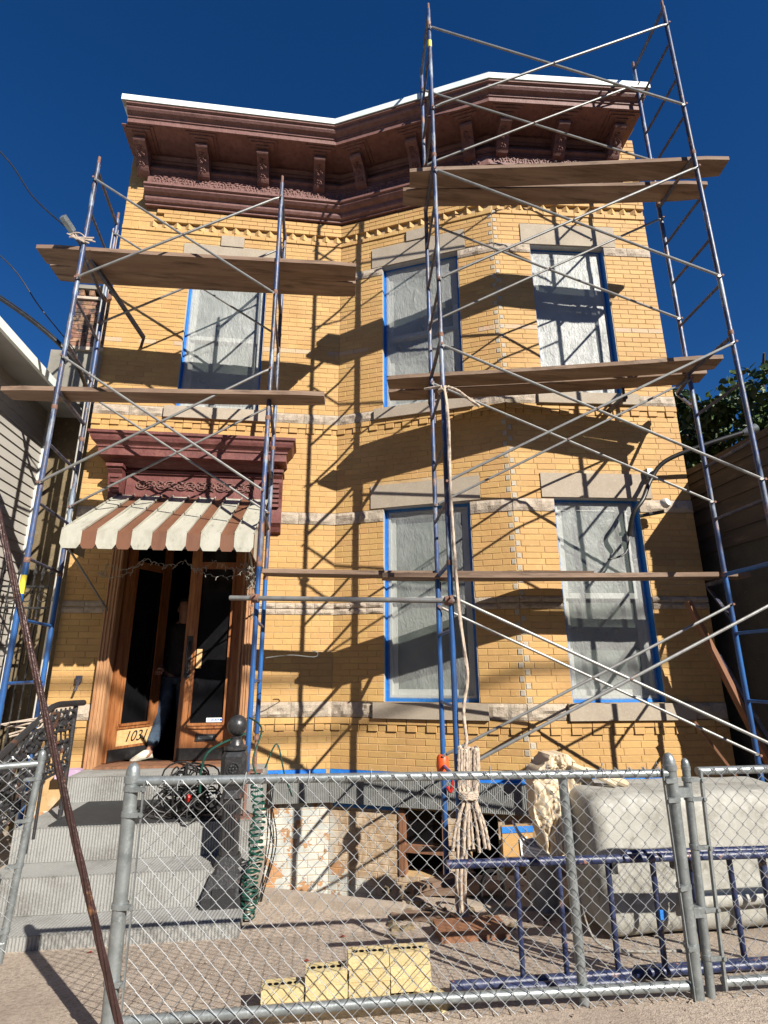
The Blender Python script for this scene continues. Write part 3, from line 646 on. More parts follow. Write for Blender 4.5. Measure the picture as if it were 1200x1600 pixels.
def leaf(hx, hy, sgn, width, ang):
    """sgn +1: hinge on the left edge; built closed, then swung about the hinge"""
    X = lambda a: hx + sgn * a
    def bx(mb, a, b, y0, y1, z0, z1): x0, x1 = sorted((X(a), X(b))); return mb.box(x0, x1, y0, y1, z0, z1)
    y0, y1 = hy - .022, hy + .022; zb, zt = ZP + .03, 3.19; st = .11; k = zb + .14
    mb = MB(); bx(mb, 0, st, y0, y1, zb, zt); bx(mb, width - st, width, y0, y1, zb, zt)
    bx(mb, st, width - st, y0, y1, zb, zb + .34); bx(mb, st, width - st, y0, y1, zt - .13, zt); bx(mb, st, width - st, y0, y1, zt - .58, zt - .50)
    d = mb.build('door', 'oak', house, origin=(hx, hy, zb))
    g0 = zb + .34
    m = MB(); bx(m, st, width - st, y0 - .030, y0 + .004, g0, g0 + .025); bx(m, st - .01, width - st + .01, y0 - .018, y0, g0 - .03, g0 - .001)
    for (a, b, c, e) in ((st, st + .022, g0 + .025, zt - .58), (width - st - .022, width - st, g0 + .025, zt - .58)): bx(m, a, b, y0 - .012, y0 + .004, c, e)
    m.build('door_moulding', 'oak', d)
    m = MB(); bx(m, st + .001, width - st - .001, hy - .004, hy + .004, g0, zt - .58); bx(m, st + .001, width - st - .001, hy - .004, hy + .004, zt - .5, zt - .13); m.build('door_glass', 'dglass', d)
    m = MB(); bx(m, .02, width - .02, y0 - .006, y0, zb + .005, zb + .12); m.build('kick_plate', 'rubber', d)
    return d, bx, y0, zb, g0, st
# right leaf, shut
d, bx, y0, zb, g0, st = leaf(-.795, 6.38, -1, .60, 0)
m = MB(); bx(m, .19, .40, y0 - .010, y0, zb + .185, zb + .255); m.build('mail_slot', 'black_metal', d)
m = MB(); bx(m, .22, .37, y0 - .014, y0 - .0105, zb + .205, zb + .238); m.build('mail_flap', 'galv', d)
m = MB(); m.smooth = True; bx(m, .515, .575, y0 - .008, y0, 1.42, 1.86); m.tube(catmull([(-1.34, y0 - .01, 1.80), (-1.34, y0 - .06, 1.72), (-1.34, y0 - .055, 1.58), (-1.34, y0 - .01, 1.50)]), .011, 8)
m.lathe((-1.34, y0 - .012, 1.44), [(.03, 0), (.03, .01), (.018, .02)], 12, (0, -1, 0)); m.build('door_handle', 'black_metal', d)
m = MB(); bx(m, .40, .455, y0 - .016, y0 - .012, 1.52, 1.72); m.build('door_hanger', 'oak_panel', d)
m = MB(); bx(m, .14, .30, hy0 := y0 - .0125, hy0 + .001, g0 + .032, g0 + .075); stk = m.build('sticker', 'paper', d)
# left leaf, swung into the hall
d2, bx, y0, zb, g0, st = leaf(-2.07, 6.30, 1, .62, 0)
m = MB(); bx(m, st, .62 - .03, y0 - .005, y0, zb + .145, zb + .305); npan = m.build('number_panel', 'oak_panel', d2)
def text(body, size, mat, loc, rot, parent, name, shear=0, ext=.0015, sx=1):
    cu = bpy.data.curves.new(name, 'FONT'); cu.body = body; cu.size = size; cu.extrude = ext; cu.shear = shear; cu.align_x = 'CENTER'; cu.align_y = 'CENTER'
    t = bpy.data.objects.new('tmp', cu); COL.objects.link(t); dg = bpy.context.evaluated_depsgraph_get()
    me = bpy.data.meshes.new_from_object(t.evaluated_get(dg)); bpy.data.objects.remove(t)
    me.materials.clear(); me.materials.append(M[mat])
    o = bpy.data.objects.new(name, me); COL.objects.link(o)
    if parent is not None: o.parent = parent; o.location = Vector(loc) - wloc(parent)
    else: o.location = loc
    o.rotation_euler = rot; o.scale = (sx, 1, 1); return o
text("1031", .15, 'ink', (-2.07 + .345, y0 - .007, zb + .225), (pi / 2, 0, 0), d2, 'house_number', .35)
d2.rotation_euler = (0, 0, radians(57))
m = MB()
for q in range(6): m.box(-1.015 + q * .014 - .03, -1.005 + q * .014 - .03, 6.3437, 6.3450, g0 + .047, g0 + .047 + (.012, .018, .010, .016, .012, .020)[q])
m.box(-.955, -.93, 6.3437, 6.3450, g0 + .045, g0 + .066); m.build("sticker_mark", "blue_ink", d)
# white wires of a light string sagging below the awning
def strand(a, b, sag, mb, wob=.02):
    a, b = Vector(a), Vector(b); pts = []
    for i in range(25):
        t = i / 24; p = a.lerp(b, t); p.z -= sag * 4 * t * (1 - t)
        p += Vector((U(-1, 1), U(-1, 1), U(-1, 1))) * wob * .5; pts.append(p)
    mb.tube(pts, .0028, 4)
    for i in range(2, 23, 2):
        q = pts[i] + Vector((U(-.02, .02), U(-.02, .02), U(-.05, .01))); mb.tube([pts[i], q], .0035, 4)
mb = MB()
pts_ = [(-2.1, 5.6, 2.42), (-1.95, 5.35, 2.46), (-1.55, 5.2, 2.50), (-1.2, 5.2, 2.48), (-.95, 5.2, 2.49), (-.62, 5.25, 2.44)]
for a, b, sg in ((0, 1, .05), (1, 2, .07), (2, 3, .05), (3, 4, .08), (4, 5, .04), (0, 2, .10), (3, 5, .12)): strand(pts_[a], pts_[b], sg, mb, .03)
for k in range(5): strand((-.66 + U(-.05, .05), 5.25, 2.47), (-.58 + U(-.04, .04), 5.3 + U(-.1, .1), 1.95 + k * .09), -.03, mb, .05)
tag(mb.build('string_lights', 'string'), 'thin white wires of a light string sagging below the striped awning', 'string lights')
# ------------------------------------------------------------------ awning
aw = empty('awning', (-1.4, 6.2, 2.5), 'striped brown and cream metal awning with scalloped front edge over the front door', 'awning')
XA0, XA1 = -2.205, -.575; N = 11; wS = (XA1 - XA0) / N
for i in range(N):
    x0, x1 = XA0 + i * wS, XA0 + (i + 1) * wS; up = 0 if i % 2 == 0 else -.012; k = .012 if i % 2 == 0 else -.004
    xa, xb = x0 - k, x1 + k; mb = MB(); th = .005
    def sect(xl, xr, y, z, mb=mb): return [(xl, y, z), (xr, y, z)]
    prof = [(6.16, 3.40), (5.55, 3.03), (4.95, 2.69)]
    rows = []
    for (y, z) in prof: rows.append(((xa, y, z + up), (xb, y, z + up), (xb, y, z + up - th), (xa, y, z + up - th)))
    yf = 4.945 - up * .4
    rows.append(((xa, yf, 2.57), (xb, yf, 2.57), (xb, yf + th, 2.57), (xa, yf + th, 2.57)))
    c = .028
    rows.append(((xa + c, yf, 2.525), (xb - c, yf, 2.525), (xb - c, yf + th, 2.525), (xa + c, yf + th, 2.525)))
    vs = [v for r in rows for v in r]; fs = []
    for j in range(len(rows) - 1):
        for q in range(4): fs.append((j * 4 + q, j * 4 + (q + 1) % 4, (j + 1) * 4 + (q + 1) % 4, (j + 1) * 4 + q))
    fs += [(3, 2, 1, 0), tuple(len(vs) - 4 + q for q in range(4))]
    mb.add(vs, fs)
    if i % 2 == 0:      # folded edges of the raised slats
        for x in (xa, xb): mb.beam((x, 6.15, 3.405), (x, 4.96, 2.697), .006, .018)
    mb.build('awning_slat', 'awn_w' if i % 2 == 0 else 'awn_b', aw)
for x, s in ((XA0 + .01, 1), (XA1 - .01, -1)):
    for q in range(5):      # side louvres
        ya, yb = 6.15 - q * .24, 6.15 - (q + 1) * .24
        za = 3.40 - (6.16 - ya) * .587; zb_ = 3.40 - (6.16 - yb) * .587
        m = MB(); m.hexa([(x - .003, yb, 2.53), (x + .003, yb, 2.53), (x + .003, ya, 2.53), (x - .003, ya, 2.53), (x - .003, yb, zb_ - .02), (x + .003, yb, zb_ - .02), (x + .003, ya, za - .02), (x - .003, ya, za - .02)])
        if s < 0 or q > 2: m.build('awning_side_slat', 'awn_w' if q % 2 else 'awn_b', aw)
m = MB()
for x in (XA0 + .03, XA1 - .03): m.tube([(x, 6.2, 2.1), (x, 5.0, 2.56)], .010, 6)
m.tube([(XA0 + .02, 5.0, 2.56), (XA1 - .02, 5.0, 2.56)], .010, 6); m.build('awning_frame', 'galv', aw)

# ------------------------------------------------------------------ entrance steps
SX0, SX1 = -2.18, -.42
st_ = empty('entrance_steps', (-1.3, 5, -.18), 'tooled grey stone entrance steps leading up to the front door', 'steps')
levels = [(4.27, -.10), (4.584, .128), (4.90, .358), (5.73, ZP)]
zprev = -.20
for i, (y, z) in enumerate(levels):
    ynext = levels[i + 1][0] if i < 3 else 6.24
    w = Wall((SX0, y), (SX1, y)); mb = MB()
    tooled(w, 0, w.len, -.05, .004, zprev + .004, z - .003, .021, mb)
    # tread cut with slanting grooves
    n = int(w.len / .024); vs = []; fs = []
    for q in range(2 * n + 1):
        x = SX0 + w.len * q / (2 * n); h = z + (.0035 if q % 2 else 0)
        vs += [(x, y - .002, h), (min(x + .035, SX1), y + min(.30, ynext - y + .03), h)]
    fs = [(2 * q, 2 * q + 2, 2 * q + 3, 2 * q + 1) for q in range(2 * n)]
    mb.add(vs, fs)
    mb.box(SX0, SX1, y + .001, ynext + .05, -.25 if i < 1 else zprev - .1, z - .001)
    mb.build('step', 'stonestep', st_); zprev = z
mb = MB(); mb.box(-1.95, -.60, 4.915, 5.70, .364, .372)
tag(mb.build('door_mat', 'mat'), 'wide black rubber mat on the landing of the stone steps', 'mat')
mb = MB(); mb.box(-2.42, -2.19, 6.08, 6.22, .50, .575); mb.build('pier_foot', 'lavender', house)
# ------------------------------------------------------------------ downpipe
dp = empty('downpipe', (-2.71, 6.18, 0), 'white downpipe running down the left corner of the yellow house', 'downpipe')
m = MB(); m.smooth = True; m.tube([(-2.71, 6.17, 7.0), (-2.71, 6.17, 2.6), (-2.71, 6.17, 1.35), (-2.70, 6.15, 1.22), (-2.68, 6.1, .9), (-2.68, 6.1, -.15)], .036, 12); m.build('pipe', 'pipe_w', dp)
for z in (6.3, 4.7, 3.3, 2.2): m = MB(); m.lathe((-2.71, 6.17, z), [(.042, 0), (.042, .05)], 12); m.build('pipe_bracket', 'galv', dp)
# ------------------------------------------------------------------ neighbours
nb = empty('sided_house', (-5, 5, 0), 'neighbouring house with cream horizontal siding and grey eaves left of the scaffold', 'house')
mb = MB(); mb.box(-9, -3.52, 2.0, 7.0, -.3, 4.72); mb.build('wall', 'siding', nb)
bd = MB(); bd.hexa([(-3.52, 2.0, 0), (-3.494, 2.0, 0), (-3.494, 7.0, 0), (-3.52, 7.0, 0), (-3.52, 2.0, .118), (-3.508, 2.0, .118), (-3.508, 7.0, .118), (-3.52, 7.0, .118)])
bme = bd.mesh('siding_board', (0, 0, 0)); bme.materials.append(M['siding'])
z = -.1
while z < 4.70:
    o = bpy.data.objects.new('siding_board', bme); COL.objects.link(o); o.parent = nb; o.location = Vector((0, 0, z)) - wloc(nb); z += .118
mb = MB(); mb.box(-3.55, -3.47, 6.93, 7.03, -.2, 4.72); mb.build('corner_board', 'white_frame', nb)
mb = MB(); mb.box(-9, -3.14, 1.7, 7.06, 4.722, 4.74); mb.build('eaves', 'soffit', nb)
mb = MB(); mb.box(-3.139, -3.10, 1.7, 7.06, 4.70, 4.80); mb.build('fascia', 'white_metal', nb)
mb = MB(); mb.hexa([(-9, 1.7, 4.741), (-3.12, 1.7, 4.741), (-3.12, 7.06, 4.741), (-9, 7.06, 4.741), (-9, 1.7, 6.5), (-3.14, 1.7, 4.79), (-3.14, 7.06, 4.79), (-9, 7.06, 6.5)]); mb.build('roof', 'soffit', nb)
m = MB(); m.smooth = True; m.tube(catmull([(-3.3, 5.15, 4.7), (-3.40, 5.3, 4.45), (-3.42, 5.62, 4.2), (-3.42, 5.66, 3.2), (-3.42, 5.66, .5)], 6), .04, 10); m.build('downpipe', 'pipe_w', nb)
# passage wall between the houses, with the chimney on top
pw = empty('passage_building', (-3.1, 7.2, 0), 'brown rendered wall with mottled brick chimney in the gap left of the yellow house', 'building')
mb = MB(); mb.box(-3.75, -2.665, 7.12, 8.5, -.3, 4.95); mb.build('wall', 'stucco', pw)
mb = MB(); mb.box(-3.70, -2.665, 7.10, 8.5, 4.951, 5.75); mb.build('upper_wall', 'cement', pw)
mb = MB(); mb.box(-3.50, -2.665, 7.05, 8.4, 5.751, 5.80); mb.box(-3.47, -2.80, 7.08, 7.6, 5.80, 6.62); chm = mb.build('chimney', 'chmortar', pw)
WC = Wall((-3.47, 7.08), (-2.80, 7.08)); WC2 = Wall((-2.80, 7.08), (-2.80, 7.6)); nbk = 0
for r_ in range(12):
    z = 5.81 + r_ * .067
    if z > 6.56: break
    u = -.1 if r_ % 2 else 0
    while u < .66:
        a, b = max(u, 0), min(u + .2, .67)
        if b - a > .03:
            m = MB(); WC.box(m, a + .004, b - .004, 0, .008 + U(0, .004), z + .004, z + .062); m.build('brick', 'chimney', chm)
        u += .2
for k in range(5):
    m = MB(); WC.box(m, .02 + k * .14, .02 + k * .14 + .07, -.1, .03, 6.625, 6.72); m.build('brick', 'chimney', chm)
m = MB(); WC.box(m, -.02, .69, -.5, .05, 6.722, 6.78); m.build('chimney_cap', 'cement', pw)
m = MB(); WC.box(m, -.01, .68, -.2, .04, 6.56, 6.60); m.build('chimney_band', 'chmortar', pw)
# tall iron gate in the gap
ig = empty('iron_gate', (-3.05, 6.35, 0), 'tall black iron gate closing the narrow gap left of the yellow house', 'gate')
for z in (.2, 2.15, 2.38): m = MB(); m.beam((-3.48, 6.35, z), (-2.78, 6.35, z), .03, .02); m.build('gate_rail', 'black_metal', ig)
for i in range(9):
    x = -3.44 + i * .08; m = MB(); m.tube([(x, 6.35, .05), (x, 6.35, 2.5)], .009, 6); m.lathe((x, 6.35, 2.5), [(.009, 0), (.022, .03), (.002, .12)], 6); m.build('gate_bar', 'black_metal', ig)
for i in range(4):
    x = -3.40 + i * .16; m = MB(); m.tube([(x + .05 * cos(a / 12 * 2 * pi), 6.34, 2.265 + .05 * sin(a / 12 * 2 * pi)) for a in range(13)], .006, 5); m.build('gate_ring', 'black_metal', ig)
# right-hand neighbour: flank wall, boarded above, rendered below
rb = empty('boarded_building', (4.6, 7, 0), 'dark neighbouring building with boarded upper wall and rendered lower wall on the right', 'building')
mb = MB(); mb.box(4.34, 9, 4.10, 16, -.8, 3.66); mb.build('wall', 'darkstucco', rb)
z = 2.72
while z < 3.66:
    m = MB(); m.hexa([(4.31, 4.10, z), (4.339, 4.10, z), (4.339, 15, z), (4.31, 15, z), (4.325, 4.10, z + .166), (4.339, 4.10, z + .166), (4.339, 15, z + .166), (4.325, 15, z + .166)]); m.build('board', 'darkboard', rb); z += .168
m = MB(); m.box(4.29, 9, 4.06, 16.2, 3.665, 3.73); m.build('coping', 'darkboard', rb)
# row of houses across the street, added out of view to cut fill light, showing only in the panes
for k in range(6):
    x = -32 + k * 11; h = 8.6 + (k % 3) * .7
    ob = empty('unseen_row_house', (x + 5, -19, -.1), 'unseen red brick row house added across the street to cut fill light, %s from the left end of its row' % ('first', 'second', 'third', 'fourth', 'fifth', 'sixth')[k], 'house', 'unseen row houses added across the street')
    m = MB(); m.box(x, x + 10.9, -30, -19, -.2, h); m.build('wall', 'oppbrick', ob)
    m = MB(); m.box(x - .03, x + 10.93, -30, -18.7, h + .001, h + .35); m.build('cornice', 'hoodpaint', ob)
    for i in range(3):
        for j in range(2):
            m = MB(); m.box(x + 1.3 + i * 3.1, x + 2.6 + i * 3.1, -19.02, -18.97, 1.6 + j * 3.6, 3.8 + j * 3.6); m.build('window', 'dglass', ob)
# ------------------------------------------------------------------ tree
def tree(x, y, zt, r, h, seed, n, lbl):
    rn = random.Random(seed); t = empty('tree', (x, y, -.18), lbl, 'tree')
    tr = MB(); tr.tube([(x, y, -.2), (x + .1, y, zt * .25), (x, y + .1, zt * .55), (x + .1, y, zt * .85)], [.28, .22, .15, .04], 10)
    for k in range(9):
        a = k * 2.4; z0 = zt * (.35 + .05 * k); e = Vector((x + cos(a) * r * .7, y + sin(a) * r * .7, z0 + h * .28))
        tr.tube(catmull([(x, y, z0), (x + cos(a) * r * .3, y + sin(a) * r * .3, z0 + h * .08), e], 4), [.09 - .008 * i for i in range(9)], 6)
    tr.build('trunk', 'bark', t)
    lf = MB(); cl = []
    for _ in range(70):
        while True:
            v = Vector((rn.uniform(-1, 1), rn.uniform(-1, 1), rn.uniform(-1, 1)))
            if .35 < v.length < 1: break
        v = v * (1 + .18 * noise.noise(v * 2.3 + Vector((seed, 0, 0))))
        cl.append((Vector((x + v.x * r, y + v.y * r, zt - h / 2 + v.z * h / 2)), rn.uniform(.45, .95)))
    for _ in range(n):
        c, cr = cl[rn.randrange(len(cl))]
        v = Vector((rn.gauss(0, 1), rn.gauss(0, 1), rn.gauss(0, 1))).normalized() * cr * rn.random() ** .4; v.z *= .6
        p = c + v; nrm = (v.normalized() * .6 + Vector((rn.uniform(-1, 1), rn.uniform(-1, 1), rn.uniform(-.2, 1.2)))).normalized()
        a = nrm.orthogonal().normalized(); b = nrm.cross(a); th = rn.uniform(0, 6.28); a, b = a * cos(th) + b * sin(th), b * cos(th) - a * sin(th)
        s = rn.uniform(.05, .11)
        lf.add([p - a * s, p - a * s * .3 + b * s * .75, p + a * s * .5 + b * s * .5 + nrm * s * .15, p + a * s * 1.1, p + a * s * .4 - b * s * .6 + nrm * s * .12, p - a * s * .3 - b * s * .7], [(0, 1, 2, 3, 4, 5)])
    lf.build('crown', 'leaf', t, kind='stuff')
tree(10.6, 11.2, 9.1, 2.9, 6.4, 3, 26000, 'leafy green tree rising behind the dark boarded building, seen right beside the yellow house')
tree(16.5, 13.0, 10.2, 3.4, 7.2, 8, 16000, 'leafy green tree further right behind the boarded building, at the edge of the view')
# ------------------------------------------------------------------ scaffold towers
def lerp(a, b, t): return (a[0] + (b[0] - a[0]) * t, a[1] + (b[1] - a[1]) * t)
def tower(label, FL, FR, BL, BR, ztop, zbase, zsplit, rungs, bearers, braces, sub=.0228):
    t = empty('scaffold_tower', (FL[0], FL[1], min(zbase)), label, 'scaffold', 'scaffold towers in front of the yellow house')
    for (x, y), zb in zip((FL, FR, BL, BR), zbase):
        m = MB(); m.smooth = True; m.tube([(x, y, zsplit + .002), (x, y, ztop)], sub, 12); m.build('post', 'scaf', t)
        m = MB(); m.smooth = True; m.tube([(x, y, zb + .34), (x, y, zsplit)], sub, 12); p = m.build('post', 'scaf2', t)
        m = MB(); m.smooth = True; m.tube([(x, y, zb + .01), (x, y, zb + .35)], .015, 10); m.lathe((x, y, zb + .28), [(.03, 0), (.034, .02), (.03, .04)], 8); m.box(x - .07, x + .07, y - .07, y + .07, zb + .001, zb + .012); m.build('screw_jack', 'rust', t)
        m = MB(); m.smooth = True; m.tube([(x, y, ztop), (x, y, ztop + .10)], .015, 10); m.build('coupling_pin', 'rust', t)
        for zc in (zsplit, zsplit + (ztop - zsplit) / 3, zsplit + 2 * (ztop - zsplit) / 3):
            m = MB(); m.smooth = True; m.lathe((x, y, zc - .02), [(.0245, 0), (.0262, .01), (.0262, .035), (.0245, .045)], 12); m.build('collar', 'rust', t)
    for (F, B) in ((FL, BL), (FR, BR)):
        for z in rungs:
            m = MB(); m.smooth = True; big = any(abs(z - b) < .05 for b in bearers)
            m.tube([(*lerp(F, B, .02), z), (*lerp(F, B, .98), z)], .019 if big else .0145, 8); m.build('rung', 'rung' if z > zsplit else 'scaf2', t)
    nrm = Vector((FR[1] - FL[1], -(FR[0] - FL[0]), 0)).normalized() * .035
    for (P, Q) in ((FL, FR), (BL, BR)):
        for (za, zb_) in braces:
            for (z0, z1, o) in ((za, zb_, 0), (zb_, za, .016)):
                a = Vector((*P, z0)) + nrm; b = Vector((*Q, z1)) + nrm; off = nrm.normalized() * o
                d = (b - a); m = MB(); m.smooth = True
                m.tube([a + d * .012, a + d * .035 + off * .6, a + d * .5 + off, a + d * .965 + off * .6, a + d * .988], .0125, 8)
                for e in (a + d * .008, b - d * .008): m.beam(e - d.normalized() * .02, e + d.normalized() * .02, .004, .026)
                m.build('cross_brace', 'brace', t)
                for q in (a, b): m = MB(); m.lathe(q - nrm.normalized() * .02, [(.006, 0), (.006, .035), (.012, .036), (.012, .045)], 8, tuple(nrm.normalized())); m.build('brace_lock', 'rust', t)
            mid = (Vector((*P, (za + zb_) / 2)) + Vector((*Q, (za + zb_) / 2))) / 2 + nrm
            m = MB(); m.lathe(mid - nrm.normalized() * .018, [(.008, 0), (.008, .05)], 8, tuple(nrm.normalized())); m.build('brace_rivet', 'rust', t)
    return t
FL2, FR2, BL2, BR2 = (1.10, 4.33), (3.78, 3.97), (1.155, 5.03), (3.82, 4.63)
tr_ = tower('tall right scaffold tower rising above the cornice in front of the bay', FL2, FR2, BL2, BR2, 8.82, (-.18, -.18, -.78, -.18), 2.34,
      [8.80, 8.27, 7.73, 7.19, 6.62, 6.10, 5.58, 5.04, 4.46, 3.98, 3.42, 2.88, 2.34, 1.80, 1.22, .70], (8.80, 6.62, 4.46, 2.34),
      [(8.50, 7.28), (6.44, 5.10), (4.38, 3.04), (2.06, .78)])
FL1, FR1, BL1, BR1 = (-2.48, 5.0), (-.507, 5.0), (-2.53, 5.77), (-.51, 5.77)
tl_ = tower('shorter left scaffold tower straddling the entrance steps and awning', FL1, FR1, BL1, BR1, 6.80, (-.18, .358, -.18, .567), 2.42,
      [6.72, 6.17, 5.63, 5.10, 4.58, 4.06, 3.52, 2.95, 2.44, 1.92, 1.40], (6.72, 5.63, 4.06),
      [(6.57, 5.30), (4.41, 3.12)])
m = MB(); m.lathe((-2.48, 5.0, 2.13), [(.0234, 0), (.0234, .16)], 12); m.build('yellow_label', 'yellow', tl_)
m = MB(); m.lathe((1.10, 4.33, 8.22), [(.0234, 0), (.0234, .10)], 12); m.build('yellow_label', 'yellow', tr_)

# ------------------------------------------------------------------ planks
def plank(a, b, width, z, th, label, group, tilt=0, warp=.006):
    """a, b: front bottom corners at the two ends; width runs away from the camera"""
    a = Vector((*a, z)); b = Vector((*b, z + tilt)); d = (b - a); L = d.length; e = d.normalized(); n = Vector((-e.y, e.x, 0)).normalized()
    m = MB(); ns = 14; vs = []; ph = U(0, 6)
    for i in range(ns + 1):
        t = i / ns; p = a + d * t; w_ = warp * sin(t * 3.1 + ph) - .010 * 4 * t * (1 - t); cut = .018 if i in (0, ns) else 0
        for (o, h) in ((cut, 0), (width - cut, 0), (width - cut, th), (cut, th)):
            q = p + n * o; vs.append((q.x, q.y, q.z + h + w_ + U(-.0012, .0012)))
    fs = [(i * 4 + k, (i + 1) * 4 + k, (i + 1) * 4 + (k + 1) % 4, i * 4 + (k + 1) % 4) for i in range(ns) for k in range(4)]
    fs += [(0, 1, 2, 3), (ns * 4 + 3, ns * 4 + 2, ns * 4 + 1, ns * 4)]
    m.add(vs, fs)
    return tag(m.build('scaffold_plank', 'plank', origin=tuple(a)), label, 'plank', group)
G = 'weathered planks lying on the scaffold towers'
plank((.876, 4.52), (4.20, 3.965), .235, 6.645, .045, 'front weathered plank of the top deck of the right tower, just below the cornice', G)
plank((.844, 4.765), (4.185, 4.275), .235, 6.645, .045, 'rear weathered plank of the top deck of the right tower, just below the cornice', G)
plank((.692, 5.12), (3.98, 4.31), .245, 4.47, .042, 'front plank of the middle deck of the right tower, crossing the upper bay windows', G)
plank((.745, 5.385), (4.02, 4.60), .235, 4.47, .042, 'rear plank of the middle deck of the right tower, crossing the upper bay windows', G)
plank((.62, 4.95), (4.10, 4.62), .235, 2.325, .042, 'plank at mid height of the lower bay windows, reaching the dark wall on the right', G)
plank((-.49, 5.12), (2.72, 4.98), .235, 2.375, .040, 'plank bridging the two towers, ending in front of the right lower window', G)
plank((-3.0, 5.10), (.345, 4.98), .265, 5.75, .045, 'front plank of the upper deck of the left tower', G)
plank((-2.98, 5.37), (.36, 5.25), .265, 5.75, .045, 'rear plank of the upper deck of the left tower', G)
plank((-3.05, 5.10), (.033, 4.84), .225, 4.085, .045, 'single plank of the lower deck of the left tower, sticking out past its left edge', G)
# brackets that carry the inner planks of the right tower
for x, y, x2, y2, z in ((1.155, 5.03, 1.25, 5.55, 4.44), (3.82, 4.63, 3.95, 5.0, 4.44), (1.155, 5.03, 1.22, 5.35, 2.295), (3.82, 4.63, 3.9, 4.98, 2.295)):
    m = MB(); m.beam((x, y, z), (x2, y2, z), .04, .035); m.beam((x, y, z - .38), (x2, y2, z - .02), .03, .02); m.beam((x + .02, y + .02, z), (x + .02, y + .02, z - .5), .03, .03)
    m.build('side_bracket', 'rung', tr_)
# level pipe clamped between the towers
m = MB(); m.smooth = True; m.tube([(-.735, 4.95, 2.11), (1.17, 4.285, 2.025)], .0215, 12)
lp = m.build('scaffold_pipe', 'brace'); tag(lp, 'level grey steel tube clamped between the two scaffold towers at door height', 'pipe')
for x, y, z in ((-.507, 4.87, 2.10), (1.08, 4.315, 2.03)):
    m = MB(); m.smooth = True; m.lathe((x - .03, y, z), [(.033, 0), (.036, .01), (.036, .05), (.033, .06)], 10, (1, -.33, 0)); m.lathe((x, y + .03, z - .035), [(.03, 0), (.034, .01), (.034, .06), (.03, .07)], 10); m.tube([(x, y - .03, z + .02), (x, y - .075, z + .02)], .008, 6); m.build('clamp', 'rust', lp)
# tie bars back to the wall
ti = MB(); ti.beam((-2.62, 4.93, 5.90), (-2.14, 6.05, 5.36), .035, .045); ti.beam((-2.14, 6.05, 5.36), (-2.22, 6.225, 5.34), .03, .03)
tie = tag(ti.build('tie_bar', 'rung'), 'dark steel tie bar running from the left tower back to the brick wall', 'bar', None)
ti = MB(); ti.beam((-2.655, 4.85, 5.935), (-2.60, 4.98, 5.875), .05, .06); ti.build('end_plate', 'galv', tie)
m = MB()
for q in range(7): m.tube(catmull([(-2.60 + U(-.08, .08), 4.96, 5.80 + U(-.04, .04)), (-2.52 + U(-.04, .04), 4.95, 5.80 + U(-.05, .05)), (-2.42 + U(-.05, .08), 4.98, 5.78 + U(-.05, .05))], 4), .008, 6)
tag(m.build('rope_tie', 'rope'), 'frayed rope lashing at the top left corner of the left tower', 'rope')
# service conduit on the right of the bay
m = MB(); m.smooth = True
cp = catmull([(3.28, 5.22, 2.85), (3.30, 5.12, 3.06), (3.42, 5.10, 3.22), (3.58, 5.16, 3.46), (3.74, 5.1, 3.66), (4.10, 4.95, 3.80), (4.52, 4.80, 3.92)], 5)
m.tube(cp, .024, 10); cn = tag(m.build('service_conduit', 'rubber'), 'bent black electrical conduit reaching out from the right front of the bay', 'conduit')
m = MB(); m.smooth = True; m.lathe((4.50, 4.81, 3.91), [(.03, -.02), (.05, .05), (.055, .12), (.02, .14)], 12, (.9, -.35, .3)); m.build('weather_head', 'galv', cn)
m = MB(); m.smooth = True; m.tube([(3.42, 5.2, 3.06), (3.66, 5.14, 3.10)], .020, 8); m.build('coupler', 'rubber', cn)
m = MB(); m.smooth = True; m.lathe((3.64, 5.10, 3.17), [(.05, 0), (.055, .03), (.04, .06)], 10, (.4, -1, .2)); m.build('insulator', 'pipe_w', cn)
m = MB(); m.box(3.60, 3.66, 5.22, 5.29, 3.50, 3.62); m.build('wall_bracket', 'galv', cn)
m = MB(); m.tube(catmull([(3.28, 5.22, 2.85), (3.2, 5.2, 2.65), (3.0, 5.2, 2.58)], 5), .010, 6); m.build('cable_end', 'rubber', cn)
# stick pipe by the upper sill
m = MB(); m.smooth = True; m.tube([(3.30, 5.0, 4.30), (3.30, 5.0, 4.47)], .016, 8); m.box(3.27, 3.33, 4.98, 5.33, 4.33, 4.36)
tag(m.build('wall_stub', 'rung'), 'short upright steel stub beside the right end of the upper sill', 'bracket')
# leaning reddish timbers in the right passage
for (a, b, mt, lb, w_) in (((3.62, 4.93, 2.12), (4.18, 4.75, .28), 'old_wood', 'reddish timber leaning in the dark passage right of the bay', .07), ((3.78, 4.9, 1.72), (4.22, 4.72, .48), 'rung', 'dark steel tube leaning behind the reddish timber in the passage', .03), ((3.84, 4.9, 1.62), (4.26, 4.70, .42), 'rung', 'rear dark steel tube leaning in the passage beside the rendered wall', .03), ((3.55, 5.0, 1.02), (4.15, 4.72, -.1), 'old_wood', 'low brown stick leaning against the right foot of the bay', .035)):
    m = MB(); m.beam(a, b, w_, w_ * .6)
    tag(m.build('leaning_timber' if mt == 'old_wood' else 'leaning_tube', mt), lb, 'timber' if mt == 'old_wood' else 'pipe')

